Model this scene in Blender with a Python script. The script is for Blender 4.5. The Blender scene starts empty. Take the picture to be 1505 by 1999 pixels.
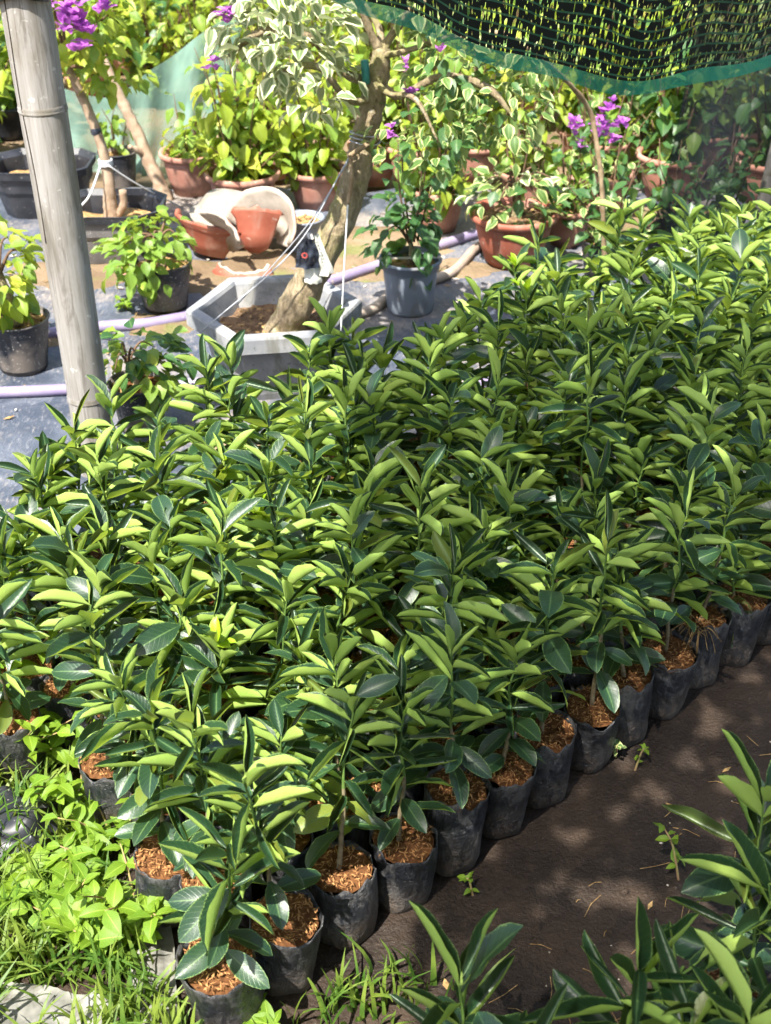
import bpy, math, random
import numpy as np
from mathutils import Vector, Matrix, noise

R = math.radians
random.seed(7)
S = bpy.context.scene
COL = S.collection

# ------------------------------------------------------------------ camera, sky, sun, exposure
cam_d = bpy.data.cameras.new('camera')
cam = bpy.data.objects.new('camera', cam_d)
COL.objects.link(cam)
cam.location = (0.0, 0.0, 1.72)
cam.rotation_euler = (R(90 - 32.5), 0, 0)
cam_d.sensor_fit = 'VERTICAL'
cam_d.sensor_height = 24.0
cam_d.lens = 24.0 * 2400 / 1999
cam_d.clip_start = 0.05
cam_d.clip_end = 500
cam_d.dof.use_dof = True
cam_d.dof.focus_distance = 2.3
cam_d.dof.aperture_fstop = 4.5
S.camera = cam

SUN_FROM = Vector((-0.30, -0.50, 1.0)).normalized()          # towards the sun
world = bpy.data.worlds.new('World')
S.world = world
world.use_nodes = True
wn = world.node_tree.nodes
sky = wn.new('ShaderNodeTexSky')
sky.sky_type = 'NISHITA'
sky.sun_disc = False
sky.sun_elevation = math.asin(SUN_FROM.z)
sky.sun_rotation = math.atan2(SUN_FROM.x, SUN_FROM.y)
sky.air_density = 1.2
sky.dust_density = 2.5
world.node_tree.links.new(sky.outputs[0], wn['Background'].inputs[0])
wn['Background'].inputs[1].default_value = 0.10

sun_d = bpy.data.lights.new('sun', 'SUN')
sun_d.energy = 4.8
sun_d.angle = R(0.55)
sun_d.color = (1.0, 0.95, 0.86)
sun = bpy.data.objects.new('sun', sun_d)
COL.objects.link(sun)
sun.rotation_euler = SUN_FROM.to_track_quat('Z', 'Y').to_euler()

S.view_settings.view_transform = 'Standard'
S.view_settings.look = 'None'
S.view_settings.gamma = 1
S.view_settings.exposure = 1.62
S.render.engine = 'CYCLES'
S.cycles.use_denoising = True
S.cycles.use_adaptive_sampling = True
S.cycles.adaptive_threshold = 0.03
S.cycles.max_bounces = 6
S.cycles.diffuse_bounces = 3
S.cycles.glossy_bounces = 2
S.cycles.transmission_bounces = 4
S.cycles.transparent_max_bounces = 16
S.cycles.caustics_reflective = False
S.cycles.caustics_refractive = False

# ------------------------------------------------------------------ node helpers
class NT:
    def __init__(self, name):
        self.m = bpy.data.materials.new(name)
        self.m.use_nodes = True
        self.t = self.m.node_tree
        self.n = self.t.nodes
        self.out = self.n['Material Output']
        self.b = self.n['Principled BSDF']
    def new(self, kind, **kw):
        n = self.n.new('ShaderNode' + kind)
        for k, v in kw.items():
            setattr(n, k, v)
        return n
    def link(self, a, b):
        self.t.links.new(a, b)
    def put(self, v, sock):
        if isinstance(v, bpy.types.NodeSocket):
            self.link(v, sock)
        elif v is not None:
            if isinstance(v, (tuple, list)) and len(v) == 3 and sock.type == 'RGBA':
                v = (*v, 1)
            sock.default_value = v
    def math(self, op, a, b=None, c=None, clamp=False):
        n = self.new('Math', operation=op, use_clamp=clamp)
        for i, v in enumerate((a, b, c)):
            if v is not None:
                self.put(v, n.inputs[i])
        return n.outputs[0]
    def mix(self, fac, a, b, blend='MIX'):
        n = self.new('Mix', data_type='RGBA', blend_type=blend)
        self.put(fac, n.inputs[0]); self.put(a, n.inputs[6]); self.put(b, n.inputs[7])
        return n.outputs[2]
    def ramp(self, v, lo, hi):
        n = self.new('MapRange', interpolation_type='SMOOTHSTEP')
        self.put(v, n.inputs[0]); n.inputs[1].default_value = lo; n.inputs[2].default_value = hi
        return n.outputs[0]
    def coord(self, which='Object'):
        return self.new('TexCoord').outputs[which]
    def pos(self):
        return self.new('NewGeometry').outputs['Position']
    def scale(self, vec, s):
        n = self.new('Mapping'); self.link(vec, n.inputs[0]); n.inputs['Scale'].default_value = s
        return n.outputs[0]
    def noise(self, vec, s, detail=3, rough=.55, dist=0):
        n = self.new('TexNoise')
        if vec is not None:
            self.link(vec, n.inputs['Vector'])
        n.inputs['Scale'].default_value = s; n.inputs['Detail'].default_value = detail
        n.inputs['Roughness'].default_value = rough; n.inputs['Distortion'].default_value = dist
        return n.outputs[0]
    def voro(self, vec, s, feature='F1'):
        n = self.new('TexVoronoi', feature=feature); self.link(vec, n.inputs['Vector']); n.inputs['Scale'].default_value = s
        return n.outputs['Distance']
    def bump(self, h, strength=.4, dist=.01):
        n = self.new('Bump'); self.put(h, n.inputs['Height'])
        n.inputs['Strength'].default_value = strength; n.inputs['Distance'].default_value = dist
        self.link(n.outputs[0], self.b.inputs['Normal'])
        return n.outputs[0]
    def set(self, col=None, rough=None, spec=None):
        self.put(col, self.b.inputs['Base Color']); self.put(rough, self.b.inputs['Roughness'])
        self.put(spec, self.b.inputs['Specular IOR Level'])
        return self
    def rnd(self):
        return self.new('ObjectInfo').outputs['Random']
    def uv(self):
        s = self.new('SeparateXYZ'); self.link(self.coord('UV'), s.inputs[0])
        return s.outputs[0], s.outputs[1]
    def translucent(self, col, fac, normal=None):
        t = self.new('BsdfTranslucent'); self.put(col, t.inputs[0])
        x = self.new('MixShader'); self.put(fac, x.inputs[0])
        self.link(self.b.outputs[0], x.inputs[1]); self.link(t.outputs[0], x.inputs[2])
        self.link(x.outputs[0], self.out.inputs[0])

def leaf_mat(name, top, top2, under, under2, rib, trans, tfac, rough=.4, spec=.5, margin=None, mw=(.9, 1.0), posvar=0.0, young=None, side=1, odd=None):
    n = NT(name)
    u, v = n.uv()
    au = n.math('ABSOLUTE', n.math('SUBTRACT', n.math('MULTIPLY', u, 2.0), 1.0))
    r = n.rnd()
    if posvar:
        pn = n.ramp(n.noise(n.pos(), posvar, 2), .35, .65)
        r = n.math('MULTIPLY_ADD', r, .5, n.math('MULTIPLY', pn, .5))
    blot = n.noise(n.coord('Object'), 38, 3)
    t = n.mix(r, top, top2)
    t = n.mix(n.math('MULTIPLY', n.ramp(blot, .45, .75), .45), t, top2)
    if young:
        t = n.mix(n.ramp(r, .72, .95), t, young)
    if odd:      # the odd sickly or sun-bleached leaf
        t = n.mix(n.math('MULTIPLY', n.ramp(n.math('FRACT', n.math('MULTIPLY', n.rnd(), 17.3)), .93, .99), .7), t, odd)
        sp = n.ramp(n.voro(n.coord('Object'), 60), .10, .05)
        t = n.mix(n.math('MULTIPLY', sp, .55), t, (.16, .17, .10))
    # side veins
    vein = n.math('SINE', n.math('MULTIPLY_ADD', v, 62.0, n.math('MULTIPLY', au, -14.0)))
    vfac = n.math('MULTIPLY', n.ramp(vein, .72, 1.0), .16)
    t = n.mix(vfac, t, rib)
    t = n.mix(n.math('MULTIPLY', n.math('SUBTRACT', 1.0, n.ramp(au, .02, .09)), .8), t, rib)
    if margin:
        wob = n.math('MULTIPLY_ADD', n.noise(n.coord('Object'), 55, 2), .55, n.math('SUBTRACT', au, .27))
        t = n.mix(n.ramp(wob, mw[0], mw[1]), t, margin)
    ub = n.mix(r, under, under2)
    ub = n.mix(n.math('MULTIPLY', n.ramp(blot, .4, .7), .35), ub, under2)
    ub = n.mix(n.math('MULTIPLY', n.math('SUBTRACT', 1.0, n.ramp(au, .03, .10)), .5), ub, rib)
    back = n.new('NewGeometry').outputs['Backfacing']
    col = n.mix(back, t, ub)
    dust = n.math('MULTIPLY_ADD', blot, .22, rough - .11)
    rg = n.math('ADD', dust, n.math('MULTIPLY', back, .2))
    n.set(col, rg, spec)
    n.bump(n.math('ADD', n.math('MULTIPLY', vfac, -1.5), n.math('MULTIPLY', blot, .4)), .35, .002)
    tc = n.mix(.35, trans, col)
    n.translucent(tc, n.math('MULTIPLY_ADD', back, tfac * (1 - side), tfac * side) if side < 1 else tfac)
    return n.m

def plain(name, c1, c2, scale=20, rough=.7, spec=.3, bump=0, bdist=.004, detail=4, stretch=None, speck=None, grime=None):
    n = NT(name)
    co = n.coord('Object')
    if stretch: co = n.scale(co, stretch)
    f = n.noise(co, scale, detail, .6)
    col = n.mix(n.ramp(f, .3, .7), c1, c2)
    if speck:
        col = n.mix(n.ramp(n.noise(co, speck[1], 2), .66, .72), col, speck[0])
    if grime:
        g = n.noise(n.scale(co, (1, 1, .45)), grime[1], 6, .7, .6)
        col = n.mix(n.math('MULTIPLY', n.ramp(g, .50, .66), grime[2]), col, grime[0])
    n.set(col, rough, spec)
    if bump: n.bump(f, bump, bdist)
    return n.m

M = {}
M['citrus'] = leaf_mat('citrus_leaf', (.0075, .028, .0125), (.016, .050, .0195), (.27, .42, .08), (.375, .51, .11), (.085, .155, .05),
                       (.55, .68, .04), .34, .40, .6, margin=(.13, .21, .06), mw=(.92, .98), side=.18, odd=(.20, .24, .03))
M['lime'] = leaf_mat('young_citrus_leaf', (.22, .40, .02), (.34, .50, .02), (.30, .46, .03), (.40, .55, .03), (.4, .55, .08), (.65, .85, .03), .4, .35)
M['boug'] = leaf_mat('bougainvillea_leaf', (.085, .18, .028), (.20, .30, .04), (.19, .28, .07), (.28, .36, .08), (.22, .32, .08),
                     (.55, .72, .05), .34, .42, .45, posvar=6, young=(.36, .42, .05))
M['boug_dark'] = leaf_mat('shaded_bougainvillea_leaf', (.022, .075, .025), (.05, .125, .03), (.10, .17, .05), (.14, .22, .06), (.13, .22, .06),  # darker copy of the bougainvillea leaf, shade put into its colour
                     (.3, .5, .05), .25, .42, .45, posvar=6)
M['boug_bg'] = leaf_mat('yellow_bougainvillea_leaf', (.14, .235, .022), (.31, .37, .035), (.28, .36, .07), (.40, .45, .09), (.3, .38, .08),
                     (.75, .85, .06), .38, .45, .4, posvar=3, young=(.50, .46, .09))
M['varieg'] = leaf_mat('variegated_leaf', (.10, .16, .065), (.15, .21, .09), (.33, .37, .2), (.40, .43, .25), (.32, .37, .2),
                     (.65, .72, .35), .3, .5, .4, margin=(.62, .62, .40), mw=(.42, .62))
M['varieg_green'] = leaf_mat('green_variegated_leaf', (.06, .13, .03), (.10, .18, .04), (.20, .27, .10), (.28, .34, .14), (.2, .3, .1),
                     (.5, .62, .15), .3, .48, .4, margin=(.48, .52, .22), mw=(.6, .75))
M['bract'] = leaf_mat('magenta_bract', (.42, .10, .48), (.52, .18, .58), (.45, .13, .50), (.55, .22, .60), (.6, .2, .6), (.7, .25, .78), .3, .55, .3)
M['weed'] = leaf_mat('weed_leaf', (.085, .18, .015), (.17, .27, .02), (.13, .22, .04), (.20, .28, .04), (.3, .42, .06), (.42, .58, .03), .3, .5, .35, posvar=9)
def grass_mat():
    n = NT('grass_blade')
    f = n.noise(n.pos(), 14, 2)
    c = n.mix(n.ramp(f, .3, .7), (.05, .12, .016), (.17, .23, .035))
    n.set(c, .5, .35)
    n.translucent(n.mix(.5, c, (.5, .66, .06)), .30)
    return n.m
M['grass'] = grass_mat()
M['stem'] = plain('citrus_bark', (.13, .10, .06), (.23, .19, .12), 90, .8, .2, .5, .002)
M['stem_green'] = plain('green_stem', (.06, .12, .025), (.11, .18, .04), 60, .6)
M['twig'] = plain('twig_bark', (.09, .05, .03), (.16, .10, .06), 60, .8)
M['weed_stem'] = plain('weed_stem', (.30, .16, .10), (.25, .25, .08), 40, .6)

def bag_mat():
    n = NT('black_grow_bag_film')
    co = n.coord('Object')
    crease = n.noise(n.scale(co, (1, 1, .8)), 42, 6, .68, 1.4)
    fine = n.noise(co, 260, 2)
    s = n.new('SeparateXYZ'); n.link(co, s.inputs[0])
    z = s.outputs[2]
    low = n.math('SUBTRACT', 1.0, n.ramp(n.math('MULTIPLY_ADD', n.noise(co, 24, 3), .09, z), .045, .15))
    scuff = n.ramp(n.math('MULTIPLY', n.noise(n.scale(co, (1, 1, .35)), 120, 5, .7), n.noise(co, 12, 3)), .18, .33)
    col = n.mix(n.ramp(crease, .3, .75), (.008, .0095, .013), (.021, .024, .031))
    col = n.mix(n.math('MULTIPLY', scuff, .32), col, (.20, .19, .18))
    mud = n.math('MULTIPLY', low, n.ramp(n.math('ADD', fine, n.noise(co, 55, 3)), .75, 1.15))
    col = n.mix(n.math('MULTIPLY', mud, .8), col, (.13, .095, .065))
    n.set(col, n.math('MULTIPLY_ADD', mud, .35, .34), .5)
    n.bump(crease, .95, .010)
    return n.m
M['bag'] = bag_mat()
M['mulch'] = plain('coir_mulch', (.075, .032, .014), (.15, .066, .026), 90, .95, .1, .8, .004)
def husk_mat():
    n = NT('rice_husk_flake')
    f = n.noise(n.coord('Object'), 120, 1)
    c = n.mix(n.ramp(f, .3, .7), (.13, .055, .022), (.42, .22, .085))
    n.set(c, .8, .2)
    return n.m
M['husk'] = husk_mat()

def lane_mat():
    n = NT('dark_soil')  # dark brown soil, mottled lighter at random
    p = n.pos()
    a = n.noise(p, 3.2, 5, .6); b = n.noise(p, 26, 5, .7); c = n.noise(p, 150, 3)
    col = n.mix(n.ramp(a, .35, .68), (.014, .0085, .0055), (.040, .025, .0155))
    col = n.mix(n.math('MULTIPLY', n.ramp(b, .5, .75), .6), col, (.058, .037, .024))
    col = n.mix(n.math('MULTIPLY', n.ramp(n.noise(p, 330, 1), .70, .76), .5), col, (.20, .17, .14))
    n.set(col, n.math('MULTIPLY_ADD', a, .35, .55), .35)
    n.bump(n.math('ADD', n.math('MULTIPLY', b, .8), n.math('MULTIPLY', c, .35)), .9, .012)
    return n.m
M['lane'] = lane_mat()
def sand_mat():
    n = NT('sandy_ground')
    p = n.pos()
    a = n.noise(p, 1.7, 5, .6); b = n.noise(p, 22, 5, .7)
    col = n.mix(n.ramp(a, .35, .65), (.15, .105, .065), (.25, .185, .12))
    col = n.mix(n.math('MULTIPLY', n.ramp(b, .5, .7), .6), col, (.15, .12, .055))
    col = n.mix(n.math('MULTIPLY', n.ramp(n.noise(p, 5, 4), .55, .68), .6), col, (.12, .16, .04))
    n.set(col, .95, .1)
    n.bump(b, .8, .02)
    return n.m
M['sand'] = sand_mat()
def mat_sheet():
    n = NT('weed_mat_plastic')
    p = n.pos()
    w = n.noise(n.scale(p, (1, 1, 1)), 2.6, 6, .65, 1.2)
    fine = n.noise(n.scale(p, (3, 1, 1)), 34, 5, .7)
    dust = n.ramp(n.math('MULTIPLY_ADD', n.noise(p, 1.6, 6, .65), 1.0, n.math('MULTIPLY', fine, .35)), .62, .86)
    col = n.mix(n.ramp(w, .35, .65), (.045, .057, .082), (.115, .13, .165))
    col = n.mix(n.math('MULTIPLY', n.ramp(fine, .52, .7), .45), col, (.26, .26, .275))
    col = n.mix(n.math('MULTIPLY', dust, .72), col, (.32, .265, .21))
    n.set(col, n.math('MULTIPLY_ADD', dust, .4, .42), .5)
    n.bump(n.math('ADD', w, n.math('MULTIPLY', fine, .25)), .7, .03)
    return n.m
M['sheet'] = mat_sheet()
M['white_sheet'] = plain('dirty_white_plastic', (.10, .10, .09), (.25, .245, .22), 18, .5, .4, .4, .01, grime=((.06, .05, .035), 9, .85))
M['black_plastic'] = plain('black_pot_plastic', (.012, .013, .017), (.035, .037, .045), 14, .42, .5, .2, .003, speck=((.2, .19, .18), 90))
def dusty_pot():
    n = NT('dusty_black_plastic')
    co = n.coord('Object')
    f = n.noise(co, 6, 4); g = n.noise(co, 120, 2)
    col = n.mix(n.ramp(f, .42, .6), (.022, .024, .03), (.16, .135, .115))
    col = n.mix(n.math('MULTIPLY', n.ramp(g, .62, .7), .6), col, (.45, .43, .4))
    n.set(col, .6, .4)
    return n.m
M['dusty_black'] = dusty_pot()
M['tub_grey'] = plain('speckled_tub', (.085, .08, .078), (.15, .14, .135), 10, .6, .35, .1, .003, speck=((.5, .5, .5), 150))
M['grey_plastic'] = plain('blue_grey_plastic', (.17, .20, .25), (.23, .26, .31), 7, .45, .5, grime=((.17, .15, .13), 9, .6))
M['terracotta'] = plain('terracotta', (.25, .065, .038), (.36, .125, .08), 7, .62, .35, .12, .004, speck=((.42, .28, .23), 45), grime=((.34, .22, .17), 7, .6))
M['terracotta_dull'] = plain('dusty_terracotta', (.34, .15, .11), (.47, .27, .21), 6, .75, .25, .15, .004, speck=((.5, .4, .34), 60), grime=((.20, .12, .085), 8, .65))
M['shard_inside'] = plain('limed_pottery', (.30, .25, .20), (.50, .44, .38), 10, .9, .15, .2, .004)
M['cream'] = plain('cream_basin', (.22, .20, .17), (.36, .33, .29), 9, .7, .3, .15, .004, grime=((.17, .14, .10), 7, .6))
M['concrete'] = plain('planter_concrete', (.20, .21, .23), (.33, .33, .33), 12, .85, .2, .5, .004, speck=((.12, .13, .13), 70), grime=((.13, .13, .10), 6, .7))
M['soil'] = plain('potting_soil', (.10, .062, .038), (.24, .155, .09), 60, .95, .1, .9, .012)
M['soil_leaf'] = plain('dry_leaf_litter', (.24, .14, .06), (.42, .28, .12), 50, .9, .15, .9, .012)
def bark_mat():
    n = NT('mossy_bark')
    co = n.coord('Object')
    a = n.noise(co, 9, 5, .65); b = n.noise(n.scale(co, (1, 1, .45)), 60, 5, .7)
    col = n.mix(n.ramp(b, .3, .7), (.15, .115, .07), (.36, .29, .19))
    col = n.mix(n.math('MULTIPLY', n.ramp(a, .45, .65), .65), col, (.22, .22, .075))
    col = n.mix(n.math('MULTIPLY', n.ramp(n.noise(co, 30, 3), .64, .7), .6), col, (.42, .39, .31))
    n.set(col, .9, .15)
    n.bump(n.math('ADD', b, n.math('MULTIPLY', a, .7)), 1.0, .012)
    return n.m
M['bark'] = bark_mat()
def bamboo_mat():
    n = NT('weathered_bamboo')
    co = n.coord('Object')
    g = n.noise(n.scale(co, (1, 1, .05)), 75, 6, .7, .4); f = n.noise(n.scale(co, (1, 1, .3)), 10, 5, .6)
    col = n.mix(n.ramp(g, .25, .75), (.22, .205, .185), (.34, .325, .31))
    col = n.mix(n.math('MULTIPLY', n.ramp(f, .46, .66), .75), col, (.15, .13, .095))
    col = n.mix(n.math('MULTIPLY', n.ramp(n.noise(co, 45, 3), .66, .72), .5), col, (.55, .53, .5))
    n.set(col, .62, .3)
    col2 = n.mix(n.math('MULTIPLY', n.ramp(n.noise(n.scale(co, (1, 1, .12)), 26, 5, .7, .8), .52, .64), .55), col, (.085, .072, .055))
    col2 = n.mix(n.math('MULTIPLY', n.ramp(n.noise(n.scale(co, (1, 1, .02)), 260, 2), .62, .7), .6), col2, (.12, .105, .085))
    n.set(col2, .7, .25)
    n.bump(n.math('ADD', g, n.math('MULTIPLY', f, 1.5)), .35, .004)
    return n.m
M['bamboo'] = bamboo_mat()
M['crack'] = plain('bamboo_crack', (.035, .028, .02), (.06, .05, .04), 40, .95)
M['drywood'] = plain('dry_branch', (.24, .165, .11), (.38, .29, .21), 30, .85, .15, .6, .005)
M['vine'] = plain('dry_vine', (.20, .14, .08), (.33, .25, .16), 40, .85, .15, .5, .004)
M['string'] = plain('white_twine', (.5, .51, .53), (.62, .62, .62), 80, .7)
M['wire'] = plain('grey_wire', (.30, .32, .36), (.42, .43, .46), 60, .5)
M['lilac_pipe'] = plain('lilac_pipe', (.20, .16, .28), (.28, .245, .34), 6, .5, .4, 0, .01, speck=((.42, .36, .32), 30))
M['tan_pipe'] = plain('muddy_pipe', (.30, .23, .18), (.42, .35, .29), 8, .7)
M['black_film'] = plain('wrapper_black', (.012, .014, .022), (.03, .035, .05), 30, .25, .6)
M['white_film'] = plain('wrapper_white', (.55, .54, .47), (.72, .71, .64), 30, .35, .5)
M['red_print'] = plain('red_print', (.4, .06, .05), (.5, .1, .08), 60, .5)
M['tape'] = plain('teal_tape', (.02, .14, .13), (.04, .22, .19), 30, .5)

def shade_net_mat():
    n = NT('knitted_shade_net')
    uv = n.coord('UV')
    u, v = n.uv()
    big = n.noise(n.scale(uv, (1, 1, 1)), 2.3, 4, .6)
    mid = n.noise(n.scale(uv, (1, 1.6, 1)), 9, 3)
    wob = n.math('MULTIPLY_ADD', n.noise(uv, 14, 2), .006, v)
    ph = n.math('FRACT', n.math('MULTIPLY', wob, 1 / .0245))
    line = n.math('LESS_THAN', ph, .2)
    slit = n.noise(n.scale(uv, (190, 30, 1)), 1.0, 1, .5)
    openess = n.math('MULTIPLY_ADD', big, .55, n.math('MULTIPLY', mid, .38))
    hole = n.math('GREATER_THAN', n.math('ADD', slit, n.math('MULTIPLY_ADD', openess, .62, n.math('MULTIPLY', ph, -.07))), .80)
    hole = n.math('MULTIPLY', hole, n.math('SUBTRACT', 1.0, n.math('MULTIPLY', line, .8)))
    hem = n.math('LESS_THAN', v, .038)
    mesh = n.math('GREATER_THAN', n.math('MULTIPLY', n.math('SINE', n.math('MULTIPLY', u, 2300)), n.math('SINE', n.math('MULTIPLY', v, 2300))), .18)
    hole = n.math('ADD', n.math('MULTIPLY', hole, n.math('SUBTRACT', 1.0, hem)), n.math('MULTIPLY', hem, n.math('MULTIPLY', mesh, .8)))
    c = n.mix(line, (.014, .020, .019), (.06, .21, .14))
    c = n.mix(hem, c, (.012, .17, .115))
    n.set(c, .55, .4)
    tl = n.new('BsdfTranslucent'); n.link(n.mix(hem, (.01, .012, .012), (.03, .30, .2)), tl.inputs[0])
    mx0 = n.new('MixShader'); mx0.inputs[0].default_value = .35
    n.link(n.b.outputs[0], mx0.inputs[1]); n.link(tl.outputs[0], mx0.inputs[2])
    tr = n.new('BsdfTransparent')
    mx = n.new('MixShader'); n.link(hole, mx.inputs[0]); n.link(mx0.outputs[0], mx.inputs[1]); n.link(tr.outputs[0], mx.inputs[2])
    n.link(mx.outputs[0], n.out.inputs[0])
    return n.m
M['shade_net'] = shade_net_mat()
def canopy_mat():
    # the same cloth overhead: its stitches blur into a tint, unseen holes added to fleck the path with sun
    n = NT('shade_net_canopy')
    n.set((.010, .014, .013), .6, .3)
    fleck_holes = n.ramp(n.noise(n.coord('UV'), 9.0, 3, .6), .575, .60)
    tr = n.new('BsdfTransparent'); mx = n.new('MixShader')
    n.link(n.math('MULTIPLY_ADD', fleck_holes, .80, .15), mx.inputs[0]); n.link(n.b.outputs[0], mx.inputs[1]); n.link(tr.outputs[0], mx.inputs[2])
    n.link(mx.outputs[0], n.out.inputs[0])
    return n.m
M['canopy'] = canopy_mat()
def veil_mat(name, col, opac, trans):
    n = NT(name)
    uv = n.coord('UV')
    f = n.noise(n.scale(uv, (1, .35, 1)), 5, 4)
    n.set(n.mix(n.ramp(f, .3, .7), col, tuple(c * 1.5 for c in col)), .6, .3)
    tl = n.new('BsdfTranslucent'); tl.inputs[0].default_value = (*trans, 1)
    a = n.new('MixShader'); a.inputs[0].default_value = .4
    n.link(n.b.outputs[0], a.inputs[1]); n.link(tl.outputs[0], a.inputs[2])
    tr = n.new('BsdfTransparent')
    mx = n.new('MixShader')
    n.link(n.math('SUBTRACT', 1.0, n.math('MULTIPLY_ADD', n.ramp(f, .35, .7), opac * .5, opac * .62)), mx.inputs[0])
    n.link(a.outputs[0], mx.inputs[1]); n.link(tr.outputs[0], mx.inputs[2])
    n.link(mx.outputs[0], n.out.inputs[0])
    return n.m
M['green_net'] = veil_mat('green_draped_net', (.15, .25, .205), .88, (.19, .31, .25))
M['dark_veil'] = veil_mat('dark_hanging_net', (.010, .012, .018), .80, (.012, .014, .02))  # net made denser, also standing in for heavy shade behind it

# ------------------------------------------------------------------ mesh helpers
class MB:
    def __init__(self):
        self.v, self.f, self.uv, self.mi = [], [], [], []
    def face(self, idx, mi=0, uv=None):
        self.f.append(idx); self.mi.append(mi); self.uv.append(uv)
    def tube(self, pts, rads, seg=8, caps=True, mi=0, jitter=0):
        pts = [Vector(p) for p in pts]
        b = len(self.v)
        up = Vector((0.13, 0.31, 1)).normalized()
        prev = None
        for i, p in enumerate(pts):
            t = (pts[min(i + 1, len(pts) - 1)] - pts[max(i - 1, 0)]).normalized()
            if prev is None:
                a = t.orthogonal().normalized()
            else:
                a = (prev - t * prev.dot(t)).normalized()
            prev = a
            c = t.cross(a)
            r = rads[i] if hasattr(rads, '__len__') else rads
            for k in range(seg):
                an = 2 * math.pi * k / seg
                d = a * math.cos(an) + c * math.sin(an)
                rr = r
                if jitter:
                    rr *= 1 + jitter * noise.noise((p + d * r) * (1.1 / max(r, .004)))
                self.v.append(p + d * rr)
        for i in range(len(pts) - 1):
            for k in range(seg):
                k2 = (k + 1) % seg
                self.face((b + i * seg + k, b + i * seg + k2, b + (i + 1) * seg + k2, b + (i + 1) * seg + k), mi)
        if caps:
            self.face(tuple(b + k for k in range(seg))[::-1], mi)
            e = b + (len(pts) - 1) * seg
            self.face(tuple(e + k for k in range(seg)), mi)
        return self
    def lathe(self, prof, seg=28, mi=0, a0=0, a1=2 * math.pi, wob=0, seed=0):
        b = len(self.v)
        full = abs(a1 - a0 - 2 * math.pi) < 1e-6
        n = seg if full else seg + 1
        for r, z in prof:
            for k in range(n):
                an = a0 + (a1 - a0) * k / seg
                rr = r * (1 + wob * noise.noise(Vector((math.cos(an) * 1.5 + seed, math.sin(an) * 1.5, z * 8))))
                self.v.append(Vector((rr * math.cos(an), rr * math.sin(an), z)))
        for i in range(len(prof) - 1):
            for k in range(seg):
                k2 = (k + 1) % n
                self.face((b + i * n + k, b + i * n + k2, b + (i + 1) * n + k2, b + (i + 1) * n + k), mi)
        return self
    def disc(self, r, z, seg=24, rings=4, bump=0, seed=0, mi=0, sx=1, sy=1):
        b = len(self.v)
        self.v.append(Vector((0, 0, z + bump * noise.noise(Vector((seed, 0, 0))))))
        for i in range(1, rings + 1):
            for k in range(seg):
                an = 2 * math.pi * k / seg
                x, y = sx * r * i / rings * math.cos(an), sy * r * i / rings * math.sin(an)
                self.v.append(Vector((x, y, z + bump * noise.noise(Vector((x / r * 2 + seed, y / r * 2, 3.1))) + bump * .6 * noise.noise(Vector((x / r * 6 + seed, y / r * 6, 1.7))))))
        for k in range(seg):
            self.face((b, b + 1 + k, b + 1 + (k + 1) % seg), mi)
        for i in range(rings - 1):
            for k in range(seg):
                k2 = (k + 1) % seg
                o = b + 1 + i * seg
                self.face((o + k, o + seg + k, o + seg + k2, o + k2), mi)
        return self
    def grid(self, fn, nu, nv, mi=0, uvfn=None):
        b = len(self.v)
        for j in range(nv + 1):
            for i in range(nu + 1):
                self.v.append(Vector(fn(i / nu, j / nv)))
        q = lambda i, j: b + j * (nu + 1) + i
        g = uvfn or (lambda s, t: (s, t))
        for j in range(nv):
            for i in range(nu):
                self.face((q(i, j), q(i + 1, j), q(i + 1, j + 1), q(i, j + 1)), mi,
                          [g(i / nu, j / nv), g((i + 1) / nu, j / nv), g((i + 1) / nu, (j + 1) / nv), g(i / nu, (j + 1) / nv)])
        return self
    def prism(self, ring_lo, ring_hi, mi=0, cap_lo=False, cap_hi=False):
        b = len(self.v); n = len(ring_lo)
        self.v += [Vector(p) for p in ring_lo] + [Vector(p) for p in ring_hi]
        for k in range(n):
            k2 = (k + 1) % n
            self.face((b + k, b + k2, b + n + k2, b + n + k), mi)
        if cap_lo: self.face(tuple(b + k for k in range(n))[::-1], mi)
        if cap_hi: self.face(tuple(b + n + k for k in range(n)), mi)
        return self
    def mesh(self, name, mats, smooth=True):
        me = bpy.data.meshes.new(name)
        me.from_pydata([tuple(v) for v in self.v], [], self.f)
        if any(u is not None for u in self.uv):
            l = me.uv_layers.new(name='UVMap')
            flat = []
            for f, u in zip(self.f, self.uv):
                for k in range(len(f)):
                    flat += (u[k] if u else (0.5, 0.5))
            l.data.foreach_set('uv', flat)
        me.polygons.foreach_set('material_index', self.mi)
        me.polygons.foreach_set('use_smooth', [smooth] * len(self.f))
        for m in (mats if isinstance(mats, (list, tuple)) else [mats]):
            me.materials.append(M[m] if isinstance(m, str) else m)
        me.update()
        return me

def thing(name, label, cat, loc=(0, 0, 0), group=None, rz=0, scale=1):
    o = bpy.data.objects.new(name, None)
    o.empty_display_size = .05
    COL.objects.link(o)
    o.location = loc; o.rotation_euler = (0, 0, rz); o.scale = (scale,) * 3
    o['label'] = label; o['category'] = cat
    if group: o['group'] = group
    return o
def part(name, me, parent, loc=(0, 0, 0), rot=(0, 0, 0), scale=(1, 1, 1), kind=None):
    o = bpy.data.objects.new(name, me)
    COL.objects.link(o)
    o.parent = parent
    o.location = loc; o.rotation_euler = rot
    o.scale = scale if hasattr(scale, '__len__') else (scale,) * 3
    if kind: o['kind'] = kind
    return o
def solo(name, me, label, cat, loc=(0, 0, 0), rot=(0, 0, 0), group=None):
    o = part(name, me, None, loc, rot)
    o['label'] = label; o['category'] = cat
    if group: o['group'] = group
    return o
def setting(name, me, kind='structure', label=None):
    o = part(name, me, None); o['kind'] = kind
    if label: o['label'] = label
    return o
def rnd(a, b): return random.uniform(a, b)
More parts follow.
